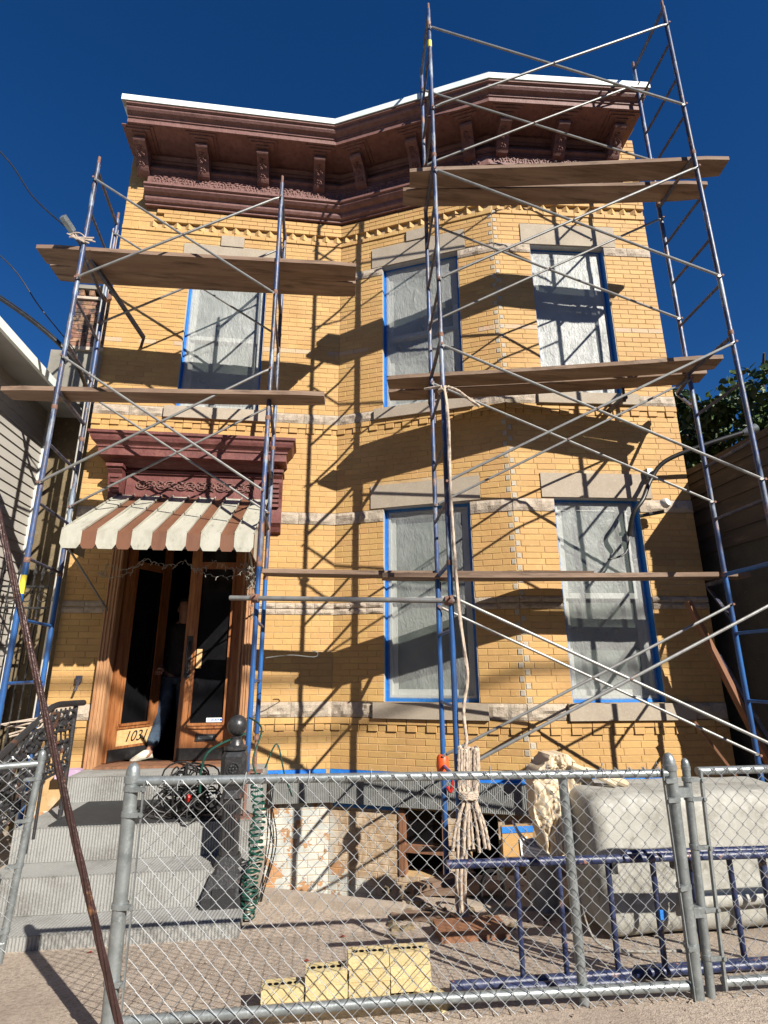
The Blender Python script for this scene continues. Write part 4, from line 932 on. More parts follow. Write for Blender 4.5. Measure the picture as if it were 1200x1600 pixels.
# ------------------------------------------------------------------ ropes
def jit(p, s): return Vector(p) + Vector((U(-s, s), U(-s, s), U(-s, s)))
rp = empty('hanging_rope', (1.13, 4.28, .2), 'long pale rope knotted to the right tower with its coil hanging behind the fence', 'rope')
m = MB(); m.smooth = True
m.tube(catmull([(1.10, 4.29, 3.95), (1.125, 4.275, 3.6), (1.12, 4.28, 3.0), (1.13, 4.28, 2.5), (1.14, 4.27, 2.1), (1.165, 4.27, 1.75), (1.19, 4.26, 1.45), (1.15, 4.27, 1.2), (1.16, 4.26, .98), (1.12, 4.26, .90)], 10), .013, 9, lobes=3, pitch=60)
m.build('hanging_line', 'rope', rp)
m = MB(); m.smooth = True
for q in range(7):
    a = q * 1.1; m.tube(catmull([jit((1.10 + .032 * cos(a + k * 1.3), 4.33 + .032 * sin(a + k * 1.3) - .004, 3.93 + .02 * sin(k * 2 + q)), .010) for k in range(6)], 4), .0115, 6)
m.tube(catmull([(1.13, 4.28, 3.94), (1.22, 4.27, 3.90), (1.30, 4.27, 3.84), (1.42, 4.28, 3.76)], 6), .013, 8, lobes=3, pitch=60)
m.tube(catmull([(1.08, 4.30, 3.95), (.99, 4.38, 3.97), (.95, 4.42, 3.98)], 5), .012, 8, lobes=3, pitch=60)
m.build('knot', 'rope', rp)
m = MB(); m.smooth = True
for q in range(8):
    x = 1.155 + (q - 3.5) * .019; yy = 4.24 + U(-.02, .02)
    spread = (q - 3.5) * .020
    m.tube(catmull([(x, yy + .01, .60), (x - .003, yy, .80), (x + .004, yy - .008, .93 + U(-.02, .02)), (x + .018, yy - .01, .90), (x + .012, yy, .72), (1.16 + (q - 3.5) * .013, yy, .60), (x + spread * .6, yy, .42), (x + spread, yy, .27 + U(-.03, .03))], 9), .0115, 9, lobes=3, pitch=70, amp=.3)
for q in range(4):
    m.tube(catmull([(1.155 + .062 * cos(a * .7 + q) * 1.0, 4.24 + .04 * sin(a * .7 + q), .605 + q * .012) for a in range(9)], 4), .012, 8, lobes=3, pitch=60)
for q in range(3):
    x = 1.06 + q * .03; m.tube(catmull([(x + .03, 4.26, .55), (x, 4.25, .25), (x - .02, 4.25, 0), (x - .01, 4.24, -.13)], 6), .012, 8, lobes=3, pitch=60)
m.build('coil', 'rope', rp)
m = MB(); m.smooth = True; m.tube([(1.29 + .085 * cos(a / 20 * 2 * pi), 4.2, .02 + .13 * sin(a / 20 * 2 * pi)) for a in range(21)], .008, 6)
m.tube([(1.28 + .08 * cos(a / 20 * 2 * pi), 4.22, .03 + .12 * sin(a / 20 * 2 * pi)) for a in range(21)], .008, 6)
tag(m.build('wire_loop', 'rubber'), 'dark loops of cable hanging below the rope coil', 'cable')
# orange cap and red hook on the rear post
m = MB(); m.smooth = True; m.lathe((1.15, 5.03, .64), [(.035, 0), (.052, .015), (.056, .05), (.052, .12), (.036, .145), (.01, .15)], 14)
oc = tag(m.build('safety_cap', 'orange'), 'bright orange cap stuck on the scaffold post beside the rope coil', 'cap')
m = MB(); m.tube(catmull([(1.19, 5.0, .64), (1.22, 4.98, .58), (1.20, 4.98, .50), (1.17, 4.98, .54)], 5), .014, 8); m.build('hook', 'red', oc)

# ------------------------------------------------------------------ chain link fence
def chain(x0, x1, y, zb, zt, parent, P=.0765, yw=None, top=None):
    """zigzag wires woven into diamonds, running up between x0 and x1; y may be a function of x"""
    m = MB(); h = P / 2; n = int((x1 - x0) / h); yf = y if callable(y) else (lambda x: y); r = .0022
    for i in range(n):
        xa, xb = x0 + i * h, x0 + (i + 1) * h; pts = []; z = zb(xa) if callable(zb) else zb; zz = zt(xa) if callable(zt) else zt; k = i % 2
        nrow = int((zz + .028 - z) / h); dx = U(-.002, .002)
        for j in range(nrow + 1):
            x = xa - .003 if (j + k) % 2 == 0 else xb + .003
            pts.append((x + dx, yf(x) + (.0028 if (j + k) % 2 == 0 else -.0028), z + j * h))
        if len(pts) < 3: continue
        # twisted end
        pts = [pts[0]] + pts[1:]
        m.tube(pts, r, 4, False)
        p = pts[-1]; m.tube([p, (p[0] + .004, p[1] - .003, p[2] - .012), (p[0] - .004, p[1] - .002, p[2] + .004)], r, 4, False)
    return m.build('chain_link_mesh', 'wire', parent, kind='stuff')
def round_top(m, x, y, z, r):
    m.lathe((x, y, z), [(r * 1.12, 0), (r * 1.15, r * .9), (r * 1.02, r * 1.0), (r * .98, r * 1.7), (r * .8, r * 2.3), (r * .45, r * 2.7), (r * .05, r * 2.85)], 16)
def band(parent, x, y, z, r, x2=None):
    m = MB(); m.smooth = True; m.lathe((x, y, z), [(r + .001, 0), (r + .005, .002), (r + .005, .020), (r + .001, .022)], 14)
    if x2 is not None: m.box(min(x, x2), max(x, x2), y - r - .006, y - r + .004, z, z + .02); m.lathe((x2, y - r - .004, z + .01), [(.009, 0), (.009, .012)], 8, (0, -1, 0))
    m.build('tie_band', 'galv', parent)
fe = empty('chain_link_fence', (.5, 2.9, 0), 'galvanised chain link fence panel across the front of the yard', 'fence')
PL, PR = (-.805, 2.9), (1.872, 2.9)
m = MB(); m.smooth = True; m.tube([(-.795, 2.9, -.02), (-.812, 2.9, 1.0)], .0305, 16); round_top(m, -.812, 2.9, 1.0, .0305); m.build('end_post', 'galv', fe)
m = MB(); m.smooth = True; m.tube([(1.860, 2.9, -.02), (1.878, 2.9, .985)], .0305, 16); round_top(m, 1.878, 2.9, .985, .0305); m.build('end_post', 'galv', fe)
m = MB(); m.smooth = True; m.tube([(1.305, 2.925, -.02), (1.295, 2.925, .96)], .0235, 14); m.lathe((1.295, 2.925, .95), [(.026, 0), (.026, .03), (.015, .04)], 12); m.build('line_post', 'galv', fe)
m = MB(); m.smooth = True; m.tube([(-.80, 2.9, 1.005), (.5, 2.9, .992), (1.86, 2.9, .972)], .0205, 14); m.build('top_rail', 'galv', fe)
m = MB(); m.smooth = True; m.tube([(-.78, 2.9, .085), (.5, 2.9, .082), (1.85, 2.9, .050)], .0205, 14); m.build('bottom_rail', 'galv', fe)
chain(-.735, 1.82, 2.874, .012, lambda x: 1.015 - (x + .735) * .012, fe)
for x in (-.742, 1.826): m = MB(); m.beam((x, 2.874, .0), (x - .008 * (1 if x > 0 else 1), 2.874, 1.0), .016, .005); m.build('tension_bar', 'galv', fe)
for z in (.22, .50, .86, .965): band(fe, -.81 + (1 - z) * .012, 2.9, z, .0305, -.745)
for z in (.2, .45, .84, .93): band(fe, 1.875 - (1 - z) * .016, 2.9, z, .0305, 1.826)
m = MB()
for i in range(9): x = -.6 + i * .3; m.tube([(x, 2.872, .965), (x, 2.865, .99), (x + .005, 2.90, 1.03), (x + .01, 2.93, .995)], .002, 4)
m.build('tie_wire', 'wire', fe, kind='stuff')
# right gate
rg = empty('chain_link_gate', (2.0, 2.9, 0), 'chain link gate at the right end of the fence, hung on its own thin post', 'gate')
m = MB(); m.smooth = True; m.tube([(1.928, 2.9, -.02), (1.968, 2.9, .985)], .0205, 14); round_top(m, 1.968, 2.9, .985, .0205); m.build('gate_post', 'galv', rg)
m = MB(); m.smooth = True; m.tube([(2.03, 2.9, .978), (2.9, 2.9, .978)], .0205, 14); m.build('gate_frame', 'galv', rg)
m = MB(); m.smooth = True; m.tube([(2.0, 2.9, .055), (2.9, 2.9, .04)], .0205, 14); m.build('gate_frame', 'galv', rg)
m = MB(); m.beam((2.035, 2.88, .985), (1.995, 2.88, .03), .018, .012); m.build('tension_bar', 'galv', rg)
chain(2.03, 2.9, 2.874, .0, 1.0, rg)
for z in (.15, .35, .62, .84, .93): band(rg, 1.932 + z * .036, 2.9, z, .0205, 2.0 + z * .035)
for z in (.33, .86): m = MB(); m.box(1.885 + .0, 1.93 + z * .03, 2.875, 2.925, z, z + .045); m.build('hinge', 'galv', rg)
# open gate at the left, swung into the yard
lg = empty('open_chain_gate', (-1.7, 3.95, -.05), 'open chain link gate leaf on the left beside the iron stair rail', 'gate')
hx, hy = -1.70, 3.93
dx_, dy_ = -.90, -.34
Ygt = lambda x: hy + (x - hx) * (dy_ / dx_)
m = MB(); m.smooth = True; m.tube([(-1.715, 3.93, -.10), (-1.655, 3.93, .97)], .021, 14); round_top(m, -1.655, 3.93, .965, .021); m.build('gate_post', 'galv', lg)
m = MB(); m.smooth = True; m.tube([(hx + .03, hy, .945), (hx + dx_, hy + dy_, .93)], .019, 12); m.build('gate_frame', 'galv', lg)
m = MB(); m.smooth = True; m.tube([(hx, hy, .0), (hx + dx_, hy + dy_, -.03)], .019, 12); m.build('gate_frame', 'galv', lg)
chain(hx + dx_, hx + .03, lambda x: Ygt(x) - .02, -.04, .965, lg)
for z in (.05, .38, .62, .85): band(lg, -1.71 + z * .055, 3.93, z, .021, -1.76 + z * .05)

# ------------------------------------------------------------------ scaffold frames lying on edge behind the fence
def lying(x0, x1, y, zt, zb, rungs, label, tilt=0):
    t = empty('spare_scaffold', (x0, y, zb), label, 'scaffold frame', 'spare scaffold frames lying on edge behind the fence')
    m = MB(); m.smooth = True; m.tube([(x0, y + tilt, zt), (x1, y + tilt - .02, zt - .02)], .0215, 12); m.build('rail', 'scaf3', t)
    m = MB(); m.smooth = True; m.tube([(x0, y, zb), (x1, y, zb - .01)], .0215, 12); m.build('rail', 'scaf3', t)
    for (x, r) in rungs:
        m = MB(); m.smooth = True; m.tube([(x, y, zb), (x, y + tilt, zt - .01)], r, 10); m.build('rung', 'scaf3', t)
    for x in (x0 + .28, x0 + .9, x0 + 1.35): m = MB(); m.lathe((x, y + tilt, zt - .03), [(.006, -.02), (.006, .02), (.013, .021), (.013, .03)], 8, (0, -1, 0)); m.box(x - .015, x + .015, y + tilt - .03, y + tilt, zt - .075, zt - .025); m.build('lock_stud', 'black_metal', t)
lying(.72, 2.62, 3.13, .533, .012, [(1.09, .014), (1.32, .014), (1.595, .015), (1.85, .015), (2.07, .013)], 'navy scaffold frame lying on its side right behind the fence, nearest to it', .0)
lying(1.72, 3.5, 3.19, .522, -.01, [(2.345, .015), (2.545, .021), (3.0, .015)], 'second navy scaffold frame on its side, further right behind the chain link gate', .0)
m = MB(); m.smooth = True; m.tube([(.97, 3.09, .005), (1.62, 3.07, .0)], .021, 12)
tag(m.build('spare_tube', 'scaf3'), 'short scuffed blue tube lying along the ground behind the fence', 'pipe')

# ------------------------------------------------------------------ cored bricks on the ground
BX, BY, BZ = .195, .092, .0535
cbm = MB(); cbm.box(-BX / 2, BX / 2, -BY / 2, BY / 2, 0, BZ - .001); cbme = cbm.mesh('cored_brick', (0, 0, 0)); cbme.materials.append(M['core_brick'])
chm_ = MB(); chm_.lathe((0, 0, BZ - .003), [(.0125, 0), (.0125, .0032)], 12); chme = chm_.mesh('core_hole', (0, 0, 0)); chme.materials.append(M['black'])  # flat black discs, the shade inside the holes given as colour
def cbrick(x, y, z, rot, label):
    o = bpy.data.objects.new('cored_brick', cbme); COL.objects.link(o)
    for hx_ in (-.062, -.031, 0, .031, .062):
        h = bpy.data.objects.new('core_hole', chme); COL.objects.link(h); h.parent = o; h.location = (hx_, 0, 0)
    o.location = (x, y, z); o.rotation_euler = rot
    return tag(o, label, 'brick', 'pale yellow cored bricks stacked behind the fence')
H2 = pi / 2; g0_ = gz(3.12) + .002
names = {0: ('left low step', -.085, 2), 1: ('second step from the left', .115, 3), 2: ('tall middle column', .315, 4), 3: ('tall right column', .515, 4)}
lay_ = ['bottom', 'second', 'third', 'top']
for c_, (nm, x, k) in names.items():
    for j in range(k):
        if c_ == 0 and j == 1: x -= .004
        if c_ == 3 and j == 0: continue
        cbrick(x + U(-.004, .004), 3.12 + U(-.006, .006), g0_ + j * BZ, (0, 0, U(-.03, .03)), '%s brick in the %s of the pale brick stack' % ('topmost' if j == k - 1 else lay_[j], nm))
cbrick(.455, 3.145, g0_ + .046, (H2, H2 * 0, .05), 'brick on edge at the foot of the tall right column, its holes facing the street')
cbrick(.612, 3.065, g0_ + .001, (0, 0, -.9), 'loose brick lying askew at the right foot of the stack')
# ------------------------------------------------------------------ cast iron newel, hose and cords
nx_, ny_ = -.565, 4.66
nw = empty('newel_post', (nx_, ny_, -.18), 'black cast iron newel post with ball finial and rosette at the foot of the steps', 'post')
m = MB(); m.smooth = True
m.lathe((nx_, ny_, .90), [(.075, 0), (.09, .012), (.09, .03), (.06, .045), (.052, .07), (.042, .085), (.045, .10), (.036, .105)], 20)
m.lathe((nx_, ny_, 1.085), [(.004, -.078), (.03, -.072), (.055, -.055), (.073, -.025), (.077, 0), (.073, .025), (.055, .055), (.03, .072), (.004, .078)], 22); m.build('finial', 'black_metal', nw)
m = MB(); q = .095; c = .035
pts = [(-q + c, -q), (q - c, -q), (q, -q + c), (q, q - c), (q - c, q), (-q + c, q), (-q, q - c), (-q, -q + c)]
def prism(m, pts, z0, z1, s0=1, s1=1):
    n = len(pts); vs = [(nx_ + x * s0, ny_ + y * s0, z0) for x, y in pts] + [(nx_ + x * s1, ny_ + y * s1, z1) for x, y in pts]
    m.add(vs, [(i, (i + 1) % n, n + (i + 1) % n, n + i) for i in range(n)] + [tuple(range(n - 1, -1, -1)), tuple(range(n, 2 * n))])
prism(m, pts, .67, .70, .8, .98); prism(m, pts, .70, .87, 1, 1); prism(m, pts, .87, .90, .98, .8)
m.build('capital', 'black_metal', nw)
m = MB(); m.smooth = True; m.tube([(nx_ + .045 * cos(a / 18 * 2 * pi), ny_ - q - .004, .785 + .045 * sin(a / 18 * 2 * pi)) for a in range(19)], .006, 6)
for k in range(8): a = k * pi / 4; m.lathe((nx_ + .024 * cos(a), ny_ - q - .002, .785 + .024 * sin(a)), [(.010, 0), (.008, .006), (.002, .008)], 8, (0, -1, 0))
m.lathe((nx_, ny_ - q, .785), [(.012, 0), (.01, .008), (.002, .011)], 10, (0, -1, 0)); m.build('rosette', 'black_metal', nw)
m = MB(); prism(m, pts, .635, .67, .72, .85); prism(m, pts, .58, .635, .85, .7); prism(m, pts, .20, .58, .70, .66)
for k in range(5): m.lathe((nx_ - .04 + k * .02, ny_ - .068, .24), [(.006, 0), (.006, .3)], 6)
m.build('shaft', 'iron', nw)
m = MB(); prism(m, pts, .10, .20, 1.12, .8); m.build('shaft_base', 'iron', nw)
m = MB(); prism(m, [(-.15, -.15), (.15, -.15), (.15, .15), (-.15, .15)], -.18, -.03, 1.05, 1); prism(m, [(-.15, -.15), (.15, -.15), (.15, .15), (-.15, .15)], -.03, .10, 1, .72)
m.box(nx_ - .08, nx_ + .08, ny_ - .156, ny_ - .14, -.10, .02); m.build('pedestal', 'iron', nw)
hx_, hy_ = -.375, 4.52
m = MB(); m.smooth = True; pts = []
for i in range(430):
    a = i * .36; t = i / 430; z = .74 - .90 * (1 - (1 - t) ** 1.25); r = .040 + .018 * t + .010 * sin(i * .31)
    pts.append((hx_ + .02 * sin(t * 5) + r * cos(a), hy_ + r * sin(a), z + .006 * sin(i * .9)))
m.tube(pts, .0075, 6)
m.tube(catmull([(hx_, hy_, .73), (-.42, 4.55, .85), (-.38, 4.7, 1.05), (-.5, 4.9, 1.12)], 6), .0075, 6)
m.tube(catmull([(-.50, 4.70, 1.02), (-.74, 4.6, .92), (-.80, 4.6, .78), (-.80, 4.62, .62)], 6), .0085, 6)
m.tube(catmull([(-.33, 4.6, .78), (-.25, 4.6, .95), (-.18, 4.62, .72), (-.12, 4.7, .56)], 6), .006, 6)
tag(m.build('coiled_air_hose', 'hose'), 'green spiral air hose dangling beside the iron newel post', 'hose')
m = MB(); m.smooth = True; rn = random.Random(12)
for k in range(44):
    cx, cy, cz = -.93 + rn.uniform(-.16, .16), 4.97 + rn.uniform(-.08, .12), .40 + rn.uniform(0, .30); r = rn.uniform(.09, .17); t1 = rn.uniform(0, 3.1); tl = rn.uniform(.3, 1.4)
    m.tube([(cx + r * cos(a / 14 * 2 * pi) * cos(t1), cy + r * cos(a / 14 * 2 * pi) * sin(t1) * .7, max(.375, cz + r * .8 * sin(a / 14 * 2 * pi) * sin(tl))) for a in range(15)], .007, 5)
cords = tag(m.build('cord_heap', 'rubber'), 'tangled heap of black extension cords on the landing beside the newel post', 'cords')
m = MB(); m.lathe((-.93, 4.83, .52), [(.012, 0), (.02, .01), (.02, .045), (.010, .055)], 8, (.3, -.3, 1)); m.build('plug', 'red', cords)
# a few cords hanging from the newel to the ground
m = MB(); m.smooth = True
for k in range(5): m.tube(catmull([(-.33 + .02 * k, 4.85, .70), (-.30 + U(-.03, .03), 4.8, .45), (-.26 + U(-.05, .05), 4.78, .2), (-.32 + U(-.04, .04), 4.75, -.15)], 6), .005, 5)
tag(m.build('cord_bundle', 'rubber'), 'thin dark cords trailing down beside the green hose to the ground', 'cords')
# ------------------------------------------------------------------ iron stair rail on the left
ir = empty('stair_railing', (-2.15, 4.6, -.1), 'ornate black iron stair railing with scrolls on the left of the steps', 'railing')
RXA = -1.96
m = MB(); m.smooth = True; m.tube(catmull([(RXA + .03, 5.22, 1.235), (RXA, 5.0, 1.24), (RXA, 4.72, 1.235), (RXA - .01, 4.5, 1.14), (RXA - .01, 4.1, .98), (RXA - .01, 3.7, .82)], 6), .024, 8); m.build('hand_rail', 'iron', ir)
m = MB(); m.smooth = True; m.tube([(RXA, 5.15, .75), (RXA, 4.75, .72), (RXA - .01, 3.7, .28)], .012, 6); m.tube([(RXA, 5.14, 1.23), (RXA, 5.14, .35)], .02, 8); m.tube([(RXA, 4.72, 1.23), (RXA, 4.72, .33)], .012, 8); m.build('rail_bar', 'iron', ir)
rn = random.Random(5)
def scroll(cx, cy, cz, r, turns, sg, ph, rad=.009):
    pts = []
    for i in range(24):
        t = i / 23; q = r * (1 - t * .85); a = ph + sg * t * turns * 2 * pi
        pts.append((cx + .01 * sin(i), cy + q * cos(a), cz + q * sin(a)))
    m = MB(); m.smooth = True; m.tube(pts, rad, 6); m.build('scroll', 'iron', ir)
for i in range(17):
    y = 5.06 - i * .082; top = 1.21 if y > 4.72 else 1.21 - (4.72 - y) * .4
    scroll(RXA, y, top - .11, .085, 1.6, 1 if i % 2 else -1, 1.57, .013); scroll(RXA, y - .03, top - .30, .075, 1.4, -1 if i % 2 else 1, -1.57, .013)
    if y > 4.2: scroll(RXA, y, top - .45, .06, 1.3, 1, 0, .009)
    m = MB(); m.smooth = True; m.tube(catmull([(RXA, y + .05, top), (RXA, y + .02, top - .15), (RXA, y + .06, top - .3), (RXA, y + .03, top - .48)], 4), .008, 6); m.build('baluster', 'iron', ir)
m = MB()
for q in range(6): m.tube(catmull([jit((RXA + .02, 4.55, 1.17), .03), jit((RXA - .03, 4.5, 1.14), .05), jit((RXA - .12, 4.4, 1.12), .08)], 4), .006, 5)
tag(m.build('rail_rag', 'rope'), 'frayed white string tied round the bend of the iron stair rail', 'string')
# ------------------------------------------------------------------ tub
import bmesh
def rounded(name, size, off, segs, mat, loc, taper=0, parent=None, rot=0, squash=0):
    bm = bmesh.new(); bmesh.ops.create_cube(bm, size=1)
    for v in bm.verts:
        v.co = Vector((v.co.x * size[0], v.co.y * size[1], v.co.z * size[2]))
        if v.co.z < 0: v.co.x *= 1 - taper; v.co.y *= 1 - taper * 1.6
    bmesh.ops.bevel(bm, geom=list(bm.edges), offset=off, segments=segs, profile=.5, affect='EDGES')
    bmesh.ops.subdivide_edges(bm, edges=[e for e in bm.edges if e.calc_length() > .25], cuts=6, use_grid_fill=True)
    for v in bm.verts:
        q = noise.noise(v.co * 2.2 + Vector((3, 1, 0))) * .030 + noise.noise(v.co * 6) * .006
        v.co += Vector((q, q, q * .5)); v.co.z += size[2] / 2
    me = bpy.data.meshes.new(name); bm.to_mesh(me); bm.free(); me.polygons.foreach_set('use_smooth', [True] * len(me.polygons)); me.materials.append(M[mat])
    o = bpy.data.objects.new(name, me); COL.objects.link(o); o.location = loc; o.rotation_euler = (0, 0, rot)
    if parent is not None: o.parent = parent; o.location = Vector(loc) - wloc(parent)
    return o
tb = rounded('overturned_tub', (1.60, .62, .80), .11, 6, 'tub', (2.60, 3.98, -.10), .06)
tag(tb, 'large off white rounded tub standing behind the blue frames on the right', 'tub')
m = MB(); m.smooth = True; m.tube([(2.35, 3.665, .10), (3.3, 3.665, .12)], .05, 12); m.build('rim', 'tub', tb)
# canvas draped over the tub's back corner
def cloth(name, mat, x0, x1, y, z0, z1, seed, label, cat, lump=.065):
    nx, nz = 54, 60; vs = []
    for j in range(nz + 1):
        for i in range(nx + 1):
            fx, fz = i / nx, j / nz
            w_ = (1 - abs(fx - .45) * 1.1 * fz ** 1.5)
            x = x0 + (x1 - x0) * (.5 + (fx - .5) * (.75 + .25 * sin(fz * 3.1)) * (1 if fz < .75 else 1 - (fz - .75) * 2.4)) + .03 * noise.noise(Vector((fz * 4, seed, 0)))
            z = z0 + (z1 - z0) * fz
            q = Vector((x * 9 + seed, z * 7 + .8 * noise.noise(Vector((x * 5, z * 5, 2))), seed))
            yy = y + .10 * fz ** 2 - lump * (.8 * noise.noise(q * .7) + .9 * abs(noise.noise(q * 1.3)) + .7 * abs(noise.noise(q * 4.2))) - .02 * abs(sin(x * 38 + 3 * noise.noise(q * .6)))
            vs.append((x, yy, z + .02 * noise.noise(q * 1.5)))
    m = MB(); m.smooth = True; m.add(vs, [(j * (nx + 1) + i, j * (nx + 1) + i + 1, (j + 1) * (nx + 1) + i + 1, (j + 1) * (nx + 1) + i) for j in range(nz) for i in range(nx)])
    # back of the bundle so that it has body
    m.add([(x, y + .22, z) for x, y, z in vs[::3]], []); 
    k = len(vs); m.v = m.v[:k]
    back = [(x, y + .16 + .05 * sin(z * 9), z) for x, y, z in vs]; m.add(back, [(j * (nx + 1) + i + 1, j * (nx + 1) + i, (j + 1) * (nx + 1) + i, (j + 1) * (nx + 1) + i + 1) for j in range(nz) for i in range(nx)])
    bo = [i for i in range(nx + 1)] + [j * (nx + 1) + nx for j in range(1, nz + 1)] + [nz * (nx + 1) + i for i in range(nx - 1, -1, -1)] + [j * (nx + 1) for j in range(nz - 1, 0, -1)]
    m.add([], []); m.f += [(bo[(i + 1) % len(bo)], bo[i], bo[i] + k, bo[(i + 1) % len(bo)] + k) for i in range(len(bo))]
    return tag(m.build(name, mat), label, cat)
cloth('canvas_sheet', 'canvas', 1.56, 2.02, 4.02, .30, .90, 4, 'crumpled cream canvas bundled at the left end of the tub', 'canvas')
m = MB(); m.smooth = True; m.tube(catmull([(1.95, 4.02, .80), (2.1, 3.98, .76), (2.22, 3.95, .715)], 5), .028, 8); m.tube(catmull([(1.85, 4.0, .84), (2.0, 3.96, .78), (2.12, 3.92, .72)], 5), .02, 8)
tag(m.build('canvas_roll', 'canvas'), 'twisted end of canvas trailing onto the top edge of the tub', 'canvas')
# bucket with pale hose on it
m = MB(); m.smooth = True; m.lathe((1.76, 4.45, -.18), [(.11, 0), (.135, .30), (.14, .30), (.14, .325), (.13, .325)], 20); bk = tag(m.build('bucket', 'tub'), 'pale plastic bucket standing between the rope coil and the tub', 'bucket')
m = MB(); m.smooth = True
for k in range(5): m.tube([(1.76 + (.135 + .004 * sin(k)) * cos(a / 18 * 2 * pi), 4.45 + .14 * sin(a / 18 * 2 * pi), .155 + k * .018) for a in range(19)], .009, 6)
m.tube(catmull([(1.62, 4.40, .23), (1.55, 4.38, .34), (1.53, 4.40, .40), (1.6, 4.45, .30), (1.72, 4.40, .20)], 6), .009, 6)
tag(m.build('coiled_hose', 'paper'), 'thin white hose coiled round the rim of the bucket', 'hose')
m = MB(); m.smooth = True; m.tube(catmull([(1.60, 3.55, .32), (1.62, 3.53, .12), (1.70, 3.52, -.03), (1.95, 3.5, -.07), (2.3, 3.48, -.07)], 7), .007, 6)
tag(m.build('white_cable', 'string'), 'thin white cable curving down to the ground by the tub', 'cable')
m = MB(); m.box(1.835, 1.875, 3.10, 3.105, .24, .285); tag(m.build('blue_rag', 'tape'), 'scrap of blue tape stuck to a rung of the nearest lying frame', 'tape')
# standpipe
m = MB(); m.smooth = True; m.tube([(2.07, 5.18, -.75), (2.07, 5.18, .62)], .022, 10); sp_ = tag(m.build('standpipe', 'pvc'), 'pinkish standpipe with a small meter box at the left foot of the front bay', 'pipe')
m = MB(); m.box(2.02, 2.10, 5.13, 5.22, .60, .70); m.box(2.10, 2.15, 5.15, 5.20, .62, .69); m.build('meter_box', 'rust', sp_)
# yellow board and paper behind the rope
m = MB(); m.box(1.72, 2.0, 5.25, 5.30, -.6, .15); bd_ = tag(m.build('yellow_panel', 'brick'), 'ochre panel with blue tape standing in the shade behind the bucket', 'panel')
m = MB(); m.box(1.715, 2.005, 5.243, 5.249, .10, .15); m.build('blue_tape', 'tape', bd_)
m = MB(); m.hexa([(1.88, 5.235, -.12), (1.95, 5.235, -.10), (1.95, 5.24, -.10), (1.88, 5.24, -.12), (1.87, 5.235, .05), (1.94, 5.235, .07), (1.94, 5.24, .07), (1.87, 5.24, .05)]); m.build('paper_note', 'paper', bd_)
# debris by the cellar window
k = 0
for (a, b, w_, h, lb) in (((.92, 4.88, -.165), (1.50, 4.62, -.10), .22, .03, 'broad worn board lying propped on rubble below the cellar window'), ((.80, 4.75, -.12), (1.35, 4.95, -.10), .10, .04, 'narrow broken board crossing the debris under the rope'),
    ((.95, 5.2, .02), (1.40, 5.0, .06), .05, .03, 'grey stick leaning under the cellar window sill'), ((.62, 4.45, -.16), (1.0, 4.30, -.16), .09, .03, 'short brown offcut lying on the yard floor left of the rope')):
    m = MB(); m.beam(a, b, w_, h); tag(m.build('loose_board', 'plank'), lb, 'board', 'loose boards in the debris')
m = MB(); m.box(.85, 1.30, 3.90, 4.16, -.158, -.10); tag(m.build('wood_box', 'old_wood'), 'low dark wooden box on the ground below the rope coil', 'box')
m = MB(); m.beam((1.2, 4.80, -.172), (2.0, 4.66, -.172), .62, .03); tag(m.build('concrete_slab', 'slab'), 'pale worn concrete slab lying right of the rope coil', 'slab')
rn = random.Random(33)
m = MB()
for _ in range(70):
    x, y = rn.uniform(.55, 1.75), rn.uniform(4.1, 4.95); s = rn.uniform(.012, .05); a = rn.uniform(0, 3)
    c_, s_ = cos(a) * s, sin(a) * s; z = -.178; h = s * rn.uniform(.3, .9)
    m.hexa([(x - c_, y - s_, z), (x + s_, y - c_, z), (x + c_, y + s_, z), (x - s_, y + c_, z), (x - c_ * .8, y - s_ * .7, z + h), (x + s_ * .7, y - c_ * .8, z + h * .8), (x + c_ * .9, y + s_ * .7, z + h), (x - s_ * .6, y + c_ * .8, z + h * .7)])
m.build('rubble', 'stucco', kind='stuff')
rn = random.Random(21)
m = MB()
for _ in range(900):
    x, y = rn.uniform(-1.2, 2.9), rn.uniform(2.55, 4.4); s = rn.uniform(.002, .007) if rn.random() < .93 else rn.uniform(.008, .016)
    if -.2 < x < .75 and 3.0 < y < 3.25: continue
    if x < -.4 and y > 4.2: continue
    z = gz(y); p = [(x + rn.uniform(-s, s), y + rn.uniform(-s, s), z + rn.uniform(-.1, 1) * s) for _ in range(5)]
    m.add(p + [(x, y, z + s)], [(0, 1, 5), (1, 2, 5), (2, 3, 5), (3, 4, 5), (4, 0, 5)])
m.build('gravel', 'slab', kind='stuff')
for i, (x, y, lb) in enumerate([(-1.30, 4.16, 'small red fallen leaf at the foot of the bottom step, left of the post shadow'), (-1.16, 4.12, 'small red fallen leaf lying in the fence post shadow'), (.02, 3.75, 'small red fallen leaf on the yard floor left of the bricks'), (.25, 4.15, 'small red fallen leaf near the kerb in front of the cellar wall'), (.75, 2.75, 'small red fallen leaf outside the fence near the bricks'), (1.15, 2.72, 'small red fallen leaf on the pavement below the line post')]):
    m = MB(); z = gz(y) + .004; s = .022
    m.add([(x - s, y, z), (x - s * .2, y - s * .7, z + .006), (x + s, y - s * .2, z + .002), (x + s * .2, y + s * .3, z + .008), (x, y + s, z)], [(0, 1, 2, 3, 4)])
    tag(m.build('fallen_leaf', 'leaf_red'), lb, 'leaf', 'red fallen leaves')
